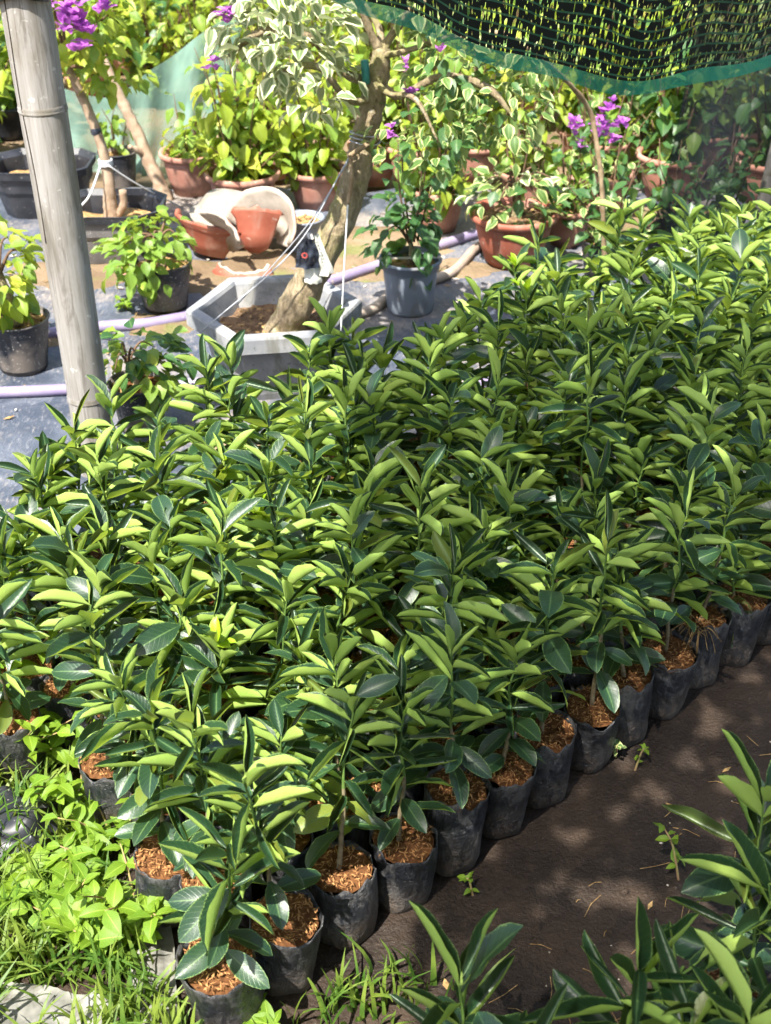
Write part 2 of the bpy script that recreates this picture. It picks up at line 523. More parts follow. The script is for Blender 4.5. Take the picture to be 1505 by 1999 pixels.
def spline(pts, n):
    """Catmull-Rom through pts, n samples per span."""
    P = [Vector(p) for p in pts]
    P = [P[0] * 2 - P[1]] + P + [P[-1] * 2 - P[-2]]
    out = []
    for i in range(1, len(P) - 2):
        for k in range(n):
            t = k / n
            a, b, c, d = P[i - 1], P[i], P[i + 1], P[i + 2]
            out.append(.5 * ((2 * b) + (c - a) * t + (2 * a - 5 * b + 4 * c - d) * t * t + (3 * b - a - 3 * c + d) * t ** 3))
    out.append(P[-2])
    return out
def lerp_list(vals, n):
    out = []
    for i in range(len(vals) - 1):
        for k in range(n): out.append(vals[i] + (vals[i + 1] - vals[i]) * k / n)
    out.append(vals[-1])
    return out

# ------------------------------------------------------------------ leaf meshes (tip along +X, upper side +Z, length 1)
def leaf_builder(width, shape, f0, f1, arc0, arc1, nl=9, nc=3, twist=0, wave=0, seed=0, sag=0):
    """f0/f1: fold of each half in degrees at the rib / margin, arc0/arc1: pitch of the rib at base / tip."""
    mb = MB()
    pts = [Vector((0, 0, 0))]; pit = []
    ds = 1.0 / nl
    for i in range(nl + 1):
        t = i / nl
        pit.append(R(arc0 + (arc1 - arc0) * t ** 1.2))
    for i in range(nl):
        a = (pit[i] + pit[i + 1]) / 2
        pts.append(pts[-1] + Vector((math.cos(a), 0, math.sin(a))) * ds)
    for i in range(nl + 1):
        pts[i].z -= sag * width * shape(i / nl)
    rows = []
    for i in range(nl + 1):
        t = i / nl
        w = shape(t) * width * .5
        fw = Vector((math.cos(pit[i]), 0, math.sin(pit[i]))); up = Vector((-math.sin(pit[i]), 0, math.cos(pit[i])))
        tw = R(twist) * t
        row = {}
        for side in (-1, 1):
            y = z = 0
            for k in range(1, nc + 1):
                an = R(f0 + (f1 - f0) * (k - .5) / nc) * (1 + .25 * side * noise.noise(Vector((seed * 7.3, t * 2, 0))))
                y += math.cos(an) * w / nc; z += math.sin(an) * w / nc
                zz = z + wave * w * math.sin(t * 17 + seed + side) * (k / nc) ** 2
                yy = y * side
                row[side * k] = pts[i] + Vector((0, 1, 0)) * (yy * math.cos(tw) - zz * math.sin(tw)) + up * (zz * math.cos(tw) + yy * math.sin(tw))
        row[0] = pts[i]
        ids = []
        for k in range(-nc, nc + 1):
            ids.append(len(mb.v)); mb.v.append(row[k])
        rows.append(ids)
    for i in range(nl):
        for k in range(2 * nc):
            a, b, c, d = rows[i][k], rows[i][k + 1], rows[i + 1][k + 1], rows[i + 1][k]
            u0, u1 = k / (2 * nc), (k + 1) / (2 * nc)
            mb.face((a, d, c, b), 0, [(u0, i / nl), (u0, (i + 1) / nl), (u1, (i + 1) / nl), (u1, i / nl)])
    return mb
def lance(t):    # citrus: elliptic, blunt tip, short petiole
    if t < .07: return .06
    s = (t - .07) / .93
    return max(.03, (math.sin(math.pi * s ** .92)) ** .62)
def ovate(t):    # bougainvillea: broad base, pointed tip
    if t < .10: return .05
    s = (t - .10) / .90
    return max(.02, (math.sin(math.pi * s ** .62) ** .8) * (1 - .12 * s))
def blade(t):
    return max(.03, (1 - t) ** .7 * min(1, .5 + t * 3))
CIT = []
for i in range(18):       # folded, recurved upper leaves: the pale under side shows on the outside
    f0 = [40, 50, 58, 44, 54, 36, 22][i % 7]; f1 = [84, 92, 100, 88, 94, 106, 66][i % 7]
    CIT.append(leaf_builder(rnd(.40, .47), lance, f0, f1, rnd(4, 22), rnd(-46, -2), 10, 3, rnd(-30, 30), .07, i, rnd(.12, .22)).mesh('citrus_leaf_folded', 'citrus'))
CITF = []
for i in range(7):        # flatter older leaves
    CITF.append(leaf_builder(rnd(.42, .50), lance, rnd(4, 12), rnd(14, 30), rnd(-5, 12), rnd(-40, -14), 9, 3, rnd(-16, 16), .08, 20 + i).mesh('citrus_leaf_flat', 'citrus'))
LIME = [leaf_builder(rnd(.36, .44), lance, 10, rnd(20, 40), 10, rnd(-35, 0), 7, 2, rnd(-20, 20), .08, 30 + i).mesh('citrus_leaf_young', 'lime') for i in range(4)]
def bset(mat, n=6, w=(.62, .78)):
    return [leaf_builder(rnd(*w), ovate, rnd(4, 16), rnd(10, 34), rnd(-4, 12), rnd(-45, -14), 7, 2, rnd(-20, 20), .10, 40 + i).mesh(mat + '_blade', mat) for i in range(n)]
BOUG = {k: bset(k) for k in ('boug', 'boug_dark', 'boug_bg', 'varieg', 'varieg_green')}
WEED = bset('weed', 4, (.5, .62))
BRACT = [leaf_builder(.8, ovate, 10, 40, 30, rnd(-10, 30), 6, 2, 0, .12, 60 + i).mesh('bract_blade', 'bract') for i in range(3)]

_cache = {}
def mesh_arrays(me):
    if me.name not in _cache:
        v = np.empty(len(me.vertices) * 3, np.float32); me.vertices.foreach_get('co', v)
        f = np.array([tuple(p.vertices) for p in me.polygons], np.int32)
        uv = np.empty(len(me.loops) * 2, np.float32); me.uv_layers[0].data.foreach_get('uv', uv)
        _cache[me.name] = (v.reshape(-1, 3), f, uv)
    return _cache[me.name]
def leaf_matrix(p, az, el, roll, s):
    return Matrix.Translation(p) @ Matrix.Rotation(az, 4, 'Z') @ Matrix.Rotation(-el, 4, 'Y') @ Matrix.Rotation(roll, 4, 'X') @ Matrix.Scale(s, 4)
def merged(name, items, mat):
    """One mesh of many leaves: items = [(mesh, matrix)] with quads only."""
    V, F, U = [], [], []
    o = 0
    for me, m in items:
        v, f, uv = mesh_arrays(me)
        a = np.array(m, np.float32)
        V.append(v @ a[:3, :3].T + a[:3, 3]); F.append(f + o); U.append(uv); o += len(v)
    V = np.concatenate(V); F = np.concatenate(F); U = np.concatenate(U)
    me = bpy.data.meshes.new(name)
    me.vertices.add(len(V)); me.vertices.foreach_set('co', V.ravel())
    me.loops.add(F.size); me.loops.foreach_set('vertex_index', F.ravel())
    me.polygons.add(len(F)); me.polygons.foreach_set('loop_start', np.arange(0, F.size, 4, dtype=np.int32))
    me.polygons.foreach_set('use_smooth', np.ones(len(F), bool))
    l = me.uv_layers.new(name='UVMap'); l.data.foreach_set('uv', U)
    me.materials.append(M[mat]); me.update(); me.validate()
    return me

# ------------------------------------------------------------------ ground
def nz(x, y, s, seed=0): return noise.noise(Vector((x * s, y * s, seed)))
mb = MB(); mb.grid(lambda s, t: (-60 + 120 * s, -40 + 160 * t, -.03), 4, 4)
setting('ground', mb.mesh('ground', 'sand'))
def lane_z(x, y): return .010 * nz(x, y, 4) + .009 * nz(x, y, 14, 2) + .006 * nz(x, y, 40, 5)
mb = MB(); mb.grid(lambda s, t: (-3.2 + 6.4 * s, -1.5 + 5.0 * t, lane_z(-3.2 + 6.4 * s, -1.5 + 5 * t)), 200, 160)
setting('soil_path', mb.mesh('soil_path', 'lane'))
def sheet_z(x, y): return .018 + .006 * nz(x, y, 2.3) + .008 * abs(nz(x * .7, y * 1.6, 4, 3)) + .003 * nz(x, y, 22, 4)
def sheet_fn(s, t):
    y = 2.55 + 2.75 * t + .12 * nz(s * 6, 0, 1)
    x = -3.2 + 6.6 * s
    if t > .6: y += .10 * nz(x, 0, 3) * (t - .6) * 2.5
    return (x, y, sheet_z(x, y))
mb = MB(); mb.grid(sheet_fn, 150, 80)
setting('weed_mat', mb.mesh('weed_mat', 'sheet'))
# sand washed over the sheet
def sand_patch(cx, cy, rx, ry, seed):
    mb = MB()
    mb.disc(1, 0, 36, 8)
    for v in mb.v:
        r = math.hypot(v.x, v.y); an = math.atan2(v.y, v.x)
        k = 1 + .4 * noise.noise(Vector((math.cos(an) * 1.8 + seed, math.sin(an) * 1.8, seed)))
        x, y = cx + v.x * rx * k, cy + v.y * ry * k
        v.x, v.y, v.z = x, y, sheet_z(x, y) + .016 * (1 - r * r) - .003 + .006 * nz(x, y, 12)
    return mb.mesh('sand_patch', 'sand')
for i, a in enumerate([(-1.0, 4.35, .42, .20), (-.15, 4.55, .55, .28), (.25, 4.35, .22, .10), (-.62, 4.28, .35, .20), (.95, 4.9, .5, .2), (-1.25, 3.75, .22, .12), (-.75, 3.85, .16, .10), (-.42, 3.02, .10, .07)]):
    setting('sand_patch', sand_patch(*a, i * 3.7))

# ------------------------------------------------------------------ citrus seedlings
BAG_H = .15
def bag_mesh(i):
    mb = MB()
    H = BAG_H
    prof = [(.042, .0), (.052, .006), (.0545, .03), (.055, .06), (.0555, .09), (.056, .12), (.0555, .142), (.0568, H + .004), (.0552, H + .005), (.0535, H - .012)]
    prof = [(r * 1.0, z) for r, z in prof]
    mb.lathe(prof, 44)
    for v in mb.v:
        an = math.atan2(v.y, v.x); z = v.z
        k = 1 + .02 * noise.noise(Vector((math.cos(an) * 1.3 + i * 5, math.sin(an) * 1.3, z * 14))) + .03 * noise.noise(Vector((math.cos(an) * 4 + i, math.sin(an) * 4, z * 40)))
        if z < .03: k *= 1 + .05 * math.sin(an * 5 + i)
        k += .036 * (1 - abs(noise.noise(Vector((an * 2.6 + i * 4, z * 9, i * 1.3)))) * 3) * (.35 + z / H * .65) - .018
        v.x *= k; v.y *= k
        if z > H - .03: v.z += .019 * noise.noise(Vector((math.cos(an) * 2.4 + i * 3, math.sin(an) * 2.4, 0)))
        v.x += .006 * math.sin(z * 20 + i)
    return mb.mesh('grow_bag', 'bag')
BAGS = [bag_mesh(i) for i in range(7)]
def mulch_mesh(i):
    mb = MB()
    mb.disc(.0525, BAG_H - .003, 20, 5, .010, i * 2.1)
    for k in range(260):
        r = .052 * math.sqrt(random.random()); an = rnd(0, 6.28)
        p = Vector((r * math.cos(an), r * math.sin(an), BAG_H + .005 + rnd(-.003, .006)))
        d = Vector((rnd(-1, 1), rnd(-1, 1), rnd(-.35, .35))).normalized() * rnd(.003, .0075)
        w = d.cross(Vector((rnd(-.4, .4), rnd(-.4, .4), 1))).normalized() * rnd(.0007, .0014)
        b = len(mb.v)
        mb.v += [p - d, p + w, p + d, p - w]
        mb.face((b, b + 1, b + 2, b + 3), 1)
    return mb.mesh('mulch', ['mulch', 'husk'])
MULCH = [mulch_mesh(i) for i in range(6)]
STEMS = []
for i in range(12):
    n = 9
    lean = Vector((rnd(-.05, .05), rnd(-.05, .05), 0))
    pts = [Vector((rnd(-.006, .006) * (k > 1), rnd(-.006, .006) * (k > 1), k / (n - 1))) + lean * (k / (n - 1)) for k in range(n)]
    STEMS.append(pts)
def stem_mesh(pts, h):
    mb = MB()
    p = [Vector((v.x, v.y, BAG_H - .02 + v.z * h)) for v in pts]
    sp = spline(p, 3)
    rad = lerp_list([.0050, .0046, .0042, .0034, .0030, .0027, .0023, .0019, .0013], 3)
    mb.tube(sp, rad, 6, True, 0, .25)
    for k in range(len(mb.f)):
        zc = sum(mb.v[j].z for j in mb.f[k]) / len(mb.f[k])
        mb.mi[k] = 0 if zc < BAG_H + h * .42 else 1
    return mb.mesh('stem', ['stem', 'stem_green']), sp
HS = [.29, .31, .33, .35, .32, .30, .36, .34, .31, .37, .33, .31]
STEM_M = [stem_mesh(STEMS[i], HS[i]) for i in range(12)]

def citrus(label, x, y, group, z=0, hs=None, nleaf=None, shoot=None, tilt=(0, 0), big=1.0):
    t = thing('citrus_seedling', label, 'seedling', (x, y, z), group, rnd(0, 6.28))
    t.rotation_euler = (tilt[0] + rnd(-.07, .07), tilt[1] + rnd(-.07, .07), rnd(0, 6.28))
    bag = part('grow_bag', random.choice(BAGS), t, rot=(rnd(-.05, .05), rnd(-.05, .05), rnd(0, 6.28)), scale=(rnd(.93, 1.05), rnd(.93, 1.05), rnd(.92, 1.08)))
    part('mulch', random.choice(MULCH), bag, rot=(0, 0, rnd(0, 6.28)), kind='stuff')
    i = random.randrange(12)
    sm, sp = STEM_M[i]
    sc = hs or (rnd(.84, 1.14) if random.random() < .88 else rnd(.6, .8))
    part('stem', sm, t, scale=(1, 1, sc))
    n = nleaf or random.randint(31, 39)
    az = rnd(0, 6.28)
    for k in range(n):
        f = k / (n - 1)
        q = .22 + .78 * f ** .82
        p = sp[min(len(sp) - 1, int(q * (len(sp) - 1)))]
        az += R(137.5) + rnd(-.4, .4)
        pos = (p.x, p.y, p.z * sc)
        if f < .24:
            me = random.choice(CITF); el = R(rnd(-30, 22)); s = rnd(.066, .095)
        elif f < .80:
            me = random.choice(CIT if random.random() < .90 else CITF); el = R(rnd(-10, 40)); s = rnd(.078, .114)
        else:
            me = random.choice(CIT if random.random() < .92 else CITF); el = R(rnd(12, 70)); s = rnd(.064, .106)
        part('leaf', me, t, pos, (R(rnd(-42, 42)), -el, az), (s * big, s * big * rnd(.84, 1.06), s * big))
    if shoot or (shoot is None and random.random() < .10):
        tp = sp[-1]
        for k in range(5 if shoot else 3):
            part('young_leaf', random.choice(LIME), t, (tp.x, tp.y, tp.z * sc - .004), (R(rnd(-30, 30)), -R(rnd(25, 75)), k * 2.1 + rnd(0, 1)), rnd(.022, .034) * (1.9 if shoot else 1))
    return t

ORD = ('first second third fourth fifth sixth seventh eighth ninth tenth eleventh twelfth thirteenth fourteenth fifteenth sixteenth seventeenth '
       'eighteenth nineteenth twentieth twenty-first twenty-second twenty-third twenty-fourth twenty-fifth twenty-sixth twenty-seventh twenty-eighth').split()
ORIGIN = Vector((-.250, 1.218)); UV_ = Vector((.0910, .0818)); VV = Vector((-.0612, .1030))
ROWS = 10
GROUP = 'citrus seedlings in black grow bags, main block'
for r in range(ROWS):
    c = -2 if r >= 8 else (-1 if r >= 6 else 0); seen = 0
    while True:
        p = ORIGIN + UV_ * (c + (.5 if r % 2 else 0)) + VV * r
        c += 1
        if r == 9 and 9 < c < 14: continue
        depth = p.y * .843 + 1.2 * .537
        if p.x > depth * .3136 + .14: break
        jx, jy = rnd(-.006, .006), rnd(-.006, .006)
        front = r == 0
        if front:
            lab = f'citrus seedling in black bag beside the bare soil path, {ORD[seen]} from the grassy end'
        else:
            lab = f'citrus seedling, {ORD[seen]} from the left in the {ORD[r]} row back from the bare path'
        citrus(lab, p.x + jx, p.y + jy, GROUP, nleaf=27 if front else None, shoot=True if (r, c) in ((5, 4), (8, 13), (3, 2), (7, 12)) else None)
        seen += 1

# seedlings across the path, nearest the camera
NEAR = [(.318, .975, 1.02, 24, 'leafy citrus seedling across the path with tall pointed leaf facing the bare soil'),
        (.410, .935, 1.08, 26, 'dark citrus seedling at the lower right corner, rosette of narrow leaves'),
        (.085, .915, .90, 18, 'lone low citrus seedling at the bottom edge beside the bare path'),
        (.515, 1.150, 1.04, 22, 'citrus seedling at the right edge above the corner rosette'),
        (.345, .870, 1.0, 24, 'citrus seedling at the bottom edge between two dark rosettes'),
        (.190, .875, .88, 20, 'small citrus seedling at the bottom edge with upright leaves'),
        (.480, 1.030, 1.0, 24, 'citrus seedling with broad rounded leaf near the right edge')]
for x, y, h, n, lab in NEAR:
    citrus(lab, x, y + .035, 'citrus seedlings across the bare path', hs=h, nleaf=n, shoot=False, big=1.30)

# ------------------------------------------------------------------ shade net and poles
def hem(X):      # height of the sagging hem
    d = X - .52
    return 1.095 + (.50 * d * d if d < 0 else .30 * d * d) + .012 * math.sin(X * 9) + .006 * math.sin(X * 23)
def net_fn(s, t):
    X = -1.0 + 3.4 * s
    q = t ** 1.5 * 4.6                        # metres along the cloth from the hem
    a = min(q, .34)
    z = hem(X) + a * .86
    Y = 2.62 - a * .5 + .10 * (X - .5)
    if q > .34:
        b = q - .34
        zt = 2.25
        k = 1 - math.exp(-b / .55)
        z += (zt - z) * k
        Y -= b * .93
    amp = .010 * min(1, q * 6)
    z += amp * math.sin(X * 31 + q * 5) * math.exp(-q) + .03 * nz(X, Y, 1.4) * min(1, q)
    Y += .012 * math.sin(X * 17 + 1.3) * math.exp(-q * 2)
    if X < .4: X = .4 - (.4 - X) * (1 - .26 * min(1, max(0, q - .25) / .8))
    return (X, Y, z)
mb = MB(); mb.grid(net_fn, 120, 46, 0, lambda s, t: (-1.0 + 3.4 * s, t ** 1.5 * 4.6))
mb.mi = [1 if u[2][1] > .62 else 0 for u in mb.uv]
solo('shade_net', mb.mesh('shade_net', ['shade_net', 'canopy']), 'black knitted shade net with green hem sagging overhead', 'shade net')

def bamboo(name, label, base, top, r0, r1, nodes, crack=True):
    t = thing(name, label, 'pole', base)
    d = Vector(top) - Vector(base); L = d.length; u = d.normalized()
    t.rotation_euler = Vector((0, 0, 1)).rotation_difference(u).to_euler()
    pts, rad = [], []
    N = 90
    for i in range(N + 1):
        z = L * i / N
        r = r0 + (r1 - r0) * i / N
        pts.append(Vector((0.004 * math.sin(z * 3), 0.003 * math.cos(z * 2.3), z))); rad.append(r)
    mb = MB(); mb.tube(pts, rad, 28, True, 0, 0)
    part('culm', mb.mesh('culm', 'bamboo'), t)
    for zn in nodes:
        r = r0 + (r1 - r0) * zn / L
        c = Vector((0.004 * math.sin(zn * 3), 0.003 * math.cos(zn * 2.3), zn))
        mb = MB()
        mb.lathe([(r * .99, -.010), (r * 1.02, -.007), (r * 1.045, -.003), (r * 1.01, .000), (r * 1.035, .003), (r * .99, .010)], 28)
        part('node_ring', mb.mesh('node_ring', 'bamboo'), t, c)
    if crack:
        mb = MB()
        an0 = R(-128)
        p = []
        for i in range(50):
            z = L * (.30 + .55 * i / 49); r = r0 + (r1 - r0) * z / L
            an = an0 + .10 * math.sin(z * 4) + .05 * math.sin(z * 17) + .25 * i / 49
            p.append(Vector((0.004 * math.sin(z * 3) + r * math.cos(an), 0.003 * math.cos(z * 2.3) + r * math.sin(an), z)))
        mb.tube(p, .0016, 5)
        part('crack', mb.mesh('crack', 'crack'), t)
    return t
bamboo('bamboo_pole', 'thick weathered grey bamboo pole standing at the left', (-.782, 2.88, 0), (-.800, 2.90, 2.25), .051, .060, [.245, .985, 1.60])
bamboo('bamboo_pole', 'thin yellowish bamboo pole at the right edge behind the seedlings', (1.44, 4.62, 0), (1.62, 4.70, 2.2), .030, .026, [.3, .62, .95, 1.3], False)
# dark lashing of the net at the head of the left pole
mb = MB()
for k in range(5):
    mb.tube([Vector((.068 * math.cos(a), .068 * math.sin(a), .02 * k + .006 * math.sin(3 * a))) for a in [6.283 * i / 20 for i in range(21)]], .011, 6, False, 0, .4)
solo('net_lashing', mb.mesh('net_lashing', 'black_film'), 'black netting wrapped round the head of the thick bamboo pole', 'net', (-.795, 2.895, 1.235))

def curtain(s, t):
    x = .90 + 1.43 * s; y = 3.98 + .42 * s  # net widened leftward to darken the shaded far right
    z = 1.55 - 1.53 * t
    return (x + .05 * math.sin(t * 4) * (1 - s), y + .035 * math.sin(s * 26) * (.4 + t) + .02 * nz(s * 5, t * 3, 1), z)
mb = MB(); mb.grid(curtain, 70, 24)
solo('hanging_net', mb.mesh('hanging_net', 'dark_veil'), 'dark see-through net hanging behind the seedlings at the right', 'net')

# ------------------------------------------------------------------ pots
def pot(kind, d, h, parent, soil='soil'):
    r = d / 2
    mb = MB(); rim = MB()
    if kind == 'bowl':          # terracotta bowl with rolled rim and foot
        mb.lathe([(0, .004), (r * .52, .0), (r * .54, .02 * h / .2), (r * .60, .08 * h), (r * .74, .40 * h), (r * .84, .72 * h), (r * .86, .86 * h), (r * .80, .88 * h), (r * .78, .6 * h)], 36)
        rim.lathe([(r * .855, .84 * h), (r * .98, .89 * h), (r * 1.0, .94 * h), (r * .985, h), (r * .93, h * 1.005), (r * .85, .96 * h), (r * .80, .87 * h)], 36)
        sr, sz = r * .81, h * .86
    elif kind == 'nursery':     # thin black plastic, ribbed near the top
        p = [(0, .003), (r * .70, 0), (r * .73, .02)]
        for k in range(1, 20):
            z = k / 20
            rib = .012 * (k % 2) if z > .62 else 0
            p.append((r * (.73 + .25 * z + rib), h * z))
        p += [(r * .955, h * .99), (r * .95, h * .8)]
        mb.lathe(p, 36)
        rim.lathe([(r * .975, h * .965), (r * 1.02, h * .97), (r * 1.025, h), (r * .96, h * 1.003), (r * .95, h * .97)], 36)
        sr, sz = r * .95, h * .84
    else:                       # smooth plastic pot with wide collar
        mb.lathe([(0, .003), (r * .72, 0), (r * .74, .01), (r * .80, h * .4), (r * .88, h * .82), (r * .86, h * .9), (r * .84, h * .6)], 36)
        rim.lathe([(r * .885, h * .80), (r * .93, h * .82), (r * .955, h * .93), (r * 1.0, h * .94), (r * 1.0, h), (r * .95, h * 1.0), (r * .89, h * .86)], 36)
        sr, sz = r * .87, h * .84
    mat = {'bowl': 'terracotta', 'nursery': 'dusty_black', 'plastic': 'grey_plastic'}[kind]
    if kind == 'bowl' and parent.get('dull'): mat = 'terracotta_dull'
    if parent.get('potmat'): mat = parent['potmat']
    p = part('pot', mb.mesh('pot', mat), parent)
    part('rim', rim.mesh('rim', mat), p)
    so = MB(); so.disc(sr, sz, 28, 6, .02 * d / .3, rnd(0, 50))
    for k in range(60):        # litter and clods
        rr = sr * .9 * math.sqrt(random.random()); an = rnd(0, 6.28)
        q = Vector((rr * math.cos(an), rr * math.sin(an), sz + .008)); dd = Vector((rnd(-1, 1), rnd(-1, 1), rnd(-.3, .5))).normalized() * rnd(.006, .014)
        w = dd.cross(Vector((rnd(-.6, .6), rnd(-.6, .6), 1))).normalized() * rnd(.003, .007)
        b = len(so.v); so.v += [q - dd, q + w, q + dd, q - w]; so.face((b, b + 1, b + 2, b + 3), 1)
    part('potting_soil', so.mesh('potting_soil', [soil, 'soil_leaf']), p)
    return sz

def put_leaves(t, spots, mats, limit=300, name='leaf'):
    """spots: [(pos, az, el, roll, size)]; first `limit` are single leaves, the rest one mass."""
    rest = {}
    for i, (p, az, el, roll, s) in enumerate(spots):
        m = mats[i % len(mats)] if isinstance(mats, (list, tuple)) else mats
        me = random.choice(BOUG[m])
        if i < limit:
            part(name, me, t, p, (roll, -el, az), s)
        else:
            rest.setdefault(m, []).append((me, leaf_matrix(p, az, el, roll, s)))
    for m, items in rest.items():
        part('foliage', merged('foliage', items, m), t, kind='stuff')

def flower(parent, pos, s):
    """a cluster of papery bracts"""
    items = []
    for k in range(random.randint(3, 5)):
        c = Vector(pos) + Vector((rnd(-.5, .5), rnd(-.5, .5), rnd(-.5, .5))) * s
        a0 = rnd(0, 6.28); lean = rnd(-.3, .6)
        for j in range(3):
            items.append((random.choice(BRACT), leaf_matrix(c, a0 + j * 2.09, lean + rnd(-.3, .3), rnd(-.3, .3), s * rnd(.75, 1.05))))
    part('flower', merged('flower', items, 'bract'), parent)

def upright_plant(t, z0, n, h, spread, size, mats, per=14, limit=300, lean=0, bare=.12, tw=.0032):
    """several wiry upright stems carrying alternate leaves"""
    spots = []
    for k in range(n):
        a = rnd(0, 6.28); r0 = rnd(0, .25) * spread; r1 = rnd(.3, 1) * spread
        hh = h * rnd(.62, 1.05)
        b = Vector((r0 * math.cos(a), r0 * math.sin(a), z0 - .01)); e = Vector((r1 * math.cos(a), r1 * math.sin(a), z0 + hh))
        mid = (b + e) / 2 + Vector((rnd(-.02, .02), rnd(-.02, .02), .06 * h))
        sp = spline([b, mid, e], 6)
        mb = MB(); mb.tube(sp, lerp_list([tw * 1.3, tw, tw * .45], 6), 5)
        part('stem', mb.mesh('stem', 'twig'), t)
        az = rnd(0, 6.28)
        for j in range(per):
            f = bare + (1 - bare) * (j + rnd(0, .8)) / per
            p = sp[min(len(sp) - 1, int(f * (len(sp) - 1)))] + Vector((0, 0, rnd(-.008, .008)))
            az += 2.4 + rnd(-.5, .5)
            pet = Vector((math.cos(az), math.sin(az), .2)) * size * rnd(.1, .45)
            spots.append((p + pet, az, R(rnd(-62, 8)) + (.5 if f > .92 else 0), R(rnd(-30, 30)), size * (rnd(.75, 1.15) if f < .85 else rnd(.4, .8))))
    random.shuffle(spots)
    put_leaves(t, spots, mats, limit)

def crown_spots(c, rx, ry, rz, n, size, shell=.55):
    out = []
    for _ in range(n):
        while True:
            d = Vector((rnd(-1, 1), rnd(-1, 1), rnd(-1, 1)))
            if shell < d.length < 1: break
        k = 1 + .35 * noise.noise(d * 2.2 + Vector(c) * 3)
        p = Vector((c[0] + d.x * rx * k, c[1] + d.y * ry * k, c[2] + d.z * rz * k))
        out.append((p, math.atan2(d.y, d.x) + rnd(-.8, .8), R(rnd(-65, 15)) + .4 * d.z, R(rnd(-35, 35)), size * rnd(.65, 1.2)))
    return out

def small_tree(t, z0, path, r, crown, size, mats, limit=300, limbs=6):
    """short trunk, limbs into the crown, leaves on the crown"""
    sp = spline([Vector(p) + Vector((0, 0, z0)) for p in path], 6)
    mb = MB(); mb.tube(sp, lerp_list([r * 1.35] + [r] * (len(path) - 2) + [r * .7], 6), 10, True, 0, .3)
    part('trunk', mb.mesh('trunk', 'bark'), t)
    top = sp[-1]
    c, rx, ry, rz, n = crown
    for k in range(limbs):
        a = k * 6.283 / limbs + rnd(-.3, .3)
        e = Vector((c[0] + rx * .75 * math.cos(a), c[1] + ry * .75 * math.sin(a), c[2] + rz * rnd(-.2, .7)))
        s2 = spline([top - Vector((0, 0, .02)), (top + e) / 2 + Vector((0, 0, .03)), e], 5)
        mb = MB(); mb.tube(s2, lerp_list([r * .5, r * .3, r * .12], 5), 6)
        part('limb', mb.mesh('limb', 'twig'), t)
    put_leaves(t, crown_spots(c, rx, ry, rz, n, size), mats, limit)

# --- mid-ground potted plants
t = thing('potted_bougainvillea', 'dark-leaved bougainvillea in a blue-grey plastic pot on the weed mat', 'potted plant', (.085, 3.98, .02))
z = pot('plastic', .215, .19, t, 'soil_leaf')
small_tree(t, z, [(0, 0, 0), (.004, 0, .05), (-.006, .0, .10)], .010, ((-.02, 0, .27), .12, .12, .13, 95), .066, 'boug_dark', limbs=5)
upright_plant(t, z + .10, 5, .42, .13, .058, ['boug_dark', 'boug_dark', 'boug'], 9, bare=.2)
mb = MB(); mb.grid(lambda s, q: (-.115 + .23 * s, -.012 + .022 * q, .012 * math.sin(s * 3.1) * 0 + .006 * s), 6, 1)
part('plant_label', mb.mesh('plant_label', 'shard_inside'), t, (0, -.02, .192))

t = thing('potted_bougainvillea', 'variegated bougainvillea in a wide red bowl pot near the pipes', 'potted plant', (.475, 4.42, .02))
z = pot('bowl', .335, .20, t)
small_tree(t, z, [(0, 0, 0), (.01, 0, .06), (.0, .0, .13)], .016, ((.0, 0, .26), .17, .15, .11, 95), .066, ['varieg_green', 'boug_dark', 'varieg_green', 'varieg'], limbs=6)
upright_plant(t, z + .08, 4, .38, .16, .055, ['varieg_green', 'boug'], 8, bare=.2)

t = thing('potted_bougainvillea', 'bright round-crowned bougainvillea in a ribbed black nursery pot left of the planter', 'potted plant', (-.765, 4.0, .02))
z = pot('nursery', .205, .17, t, 'soil_leaf')
small_tree(t, z, [(0, 0, 0), (.0, .01, .06), (.004, 0, .13)], .012, ((-.03, -.02, .21), .15, .14, .13, 190), .058, 'boug', limbs=6)

t = thing('potted_bougainvillea', 'pale bougainvillea in a black pot at the left edge beside the bamboo pole', 'potted plant', (-1.14, 3.52, .02))
z = pot('nursery', .20, .17, t, 'soil_leaf')
small_tree(t, z, [(0, 0, 0), (-.01, .01, .08), (-.03, 0, .18)], .014, ((-.05, -.0, .33), .15, .14, .15, 170), .062, ['boug', 'boug_bg'], limbs=6)

t = thing('potted_bougainvillea', 'green bougainvillea in a black pot just right of the bamboo pole foot', 'potted plant', (-.70, 3.12, .02))
z = pot('nursery', .165, .15, t, 'mulch')
small_tree(t, z, [(0, 0, 0), (.0, .01, .05), (-.02, 0, .10)], .010, ((.02, .0, .20), .12, .11, .10, 110), .060, ['boug', 'boug_dark'], limbs=5)

# --- hexagonal concrete planter with the leaning tree
PX, PY = -.335, 3.46
hp = thing('hexagonal_planter', 'grey hexagonal concrete planter holding the leaning variegated tree', 'planter', (PX, PY, .012))
ang = [R(a) for a in (8, 68, 128, 188, 248, 308)]
sx_, sy_ = .265, .275
def ringz(k, z): return [Vector((k * sx_ * math.cos(a), k * sy_ * math.sin(a), z)) for a in ang]
mb = MB()
prof = [(.66, 0), (.70, .03), (.80, .15), (.84, .185)]
for (k0, z0), (k1, z1) in zip(prof, prof[1:]): mb.prism(ringz(k0, z0), ringz(k1, z1))
mb.face(tuple(range(6))[::-1])
part('body', mb.mesh('body', 'concrete', False), hp)
mb = MB()
prof = [(.84, .185), (.96, .190), (1.0, .196), (1.0, .238), (.985, .245), (.86, .245), (.835, .235), (.76, .13)]
for (k0, z0), (k1, z1) in zip(prof, prof[1:]): mb.prism(ringz(k0, z0), ringz(k1, z1))
part('rim', mb.mesh('rim', 'concrete', False), hp)
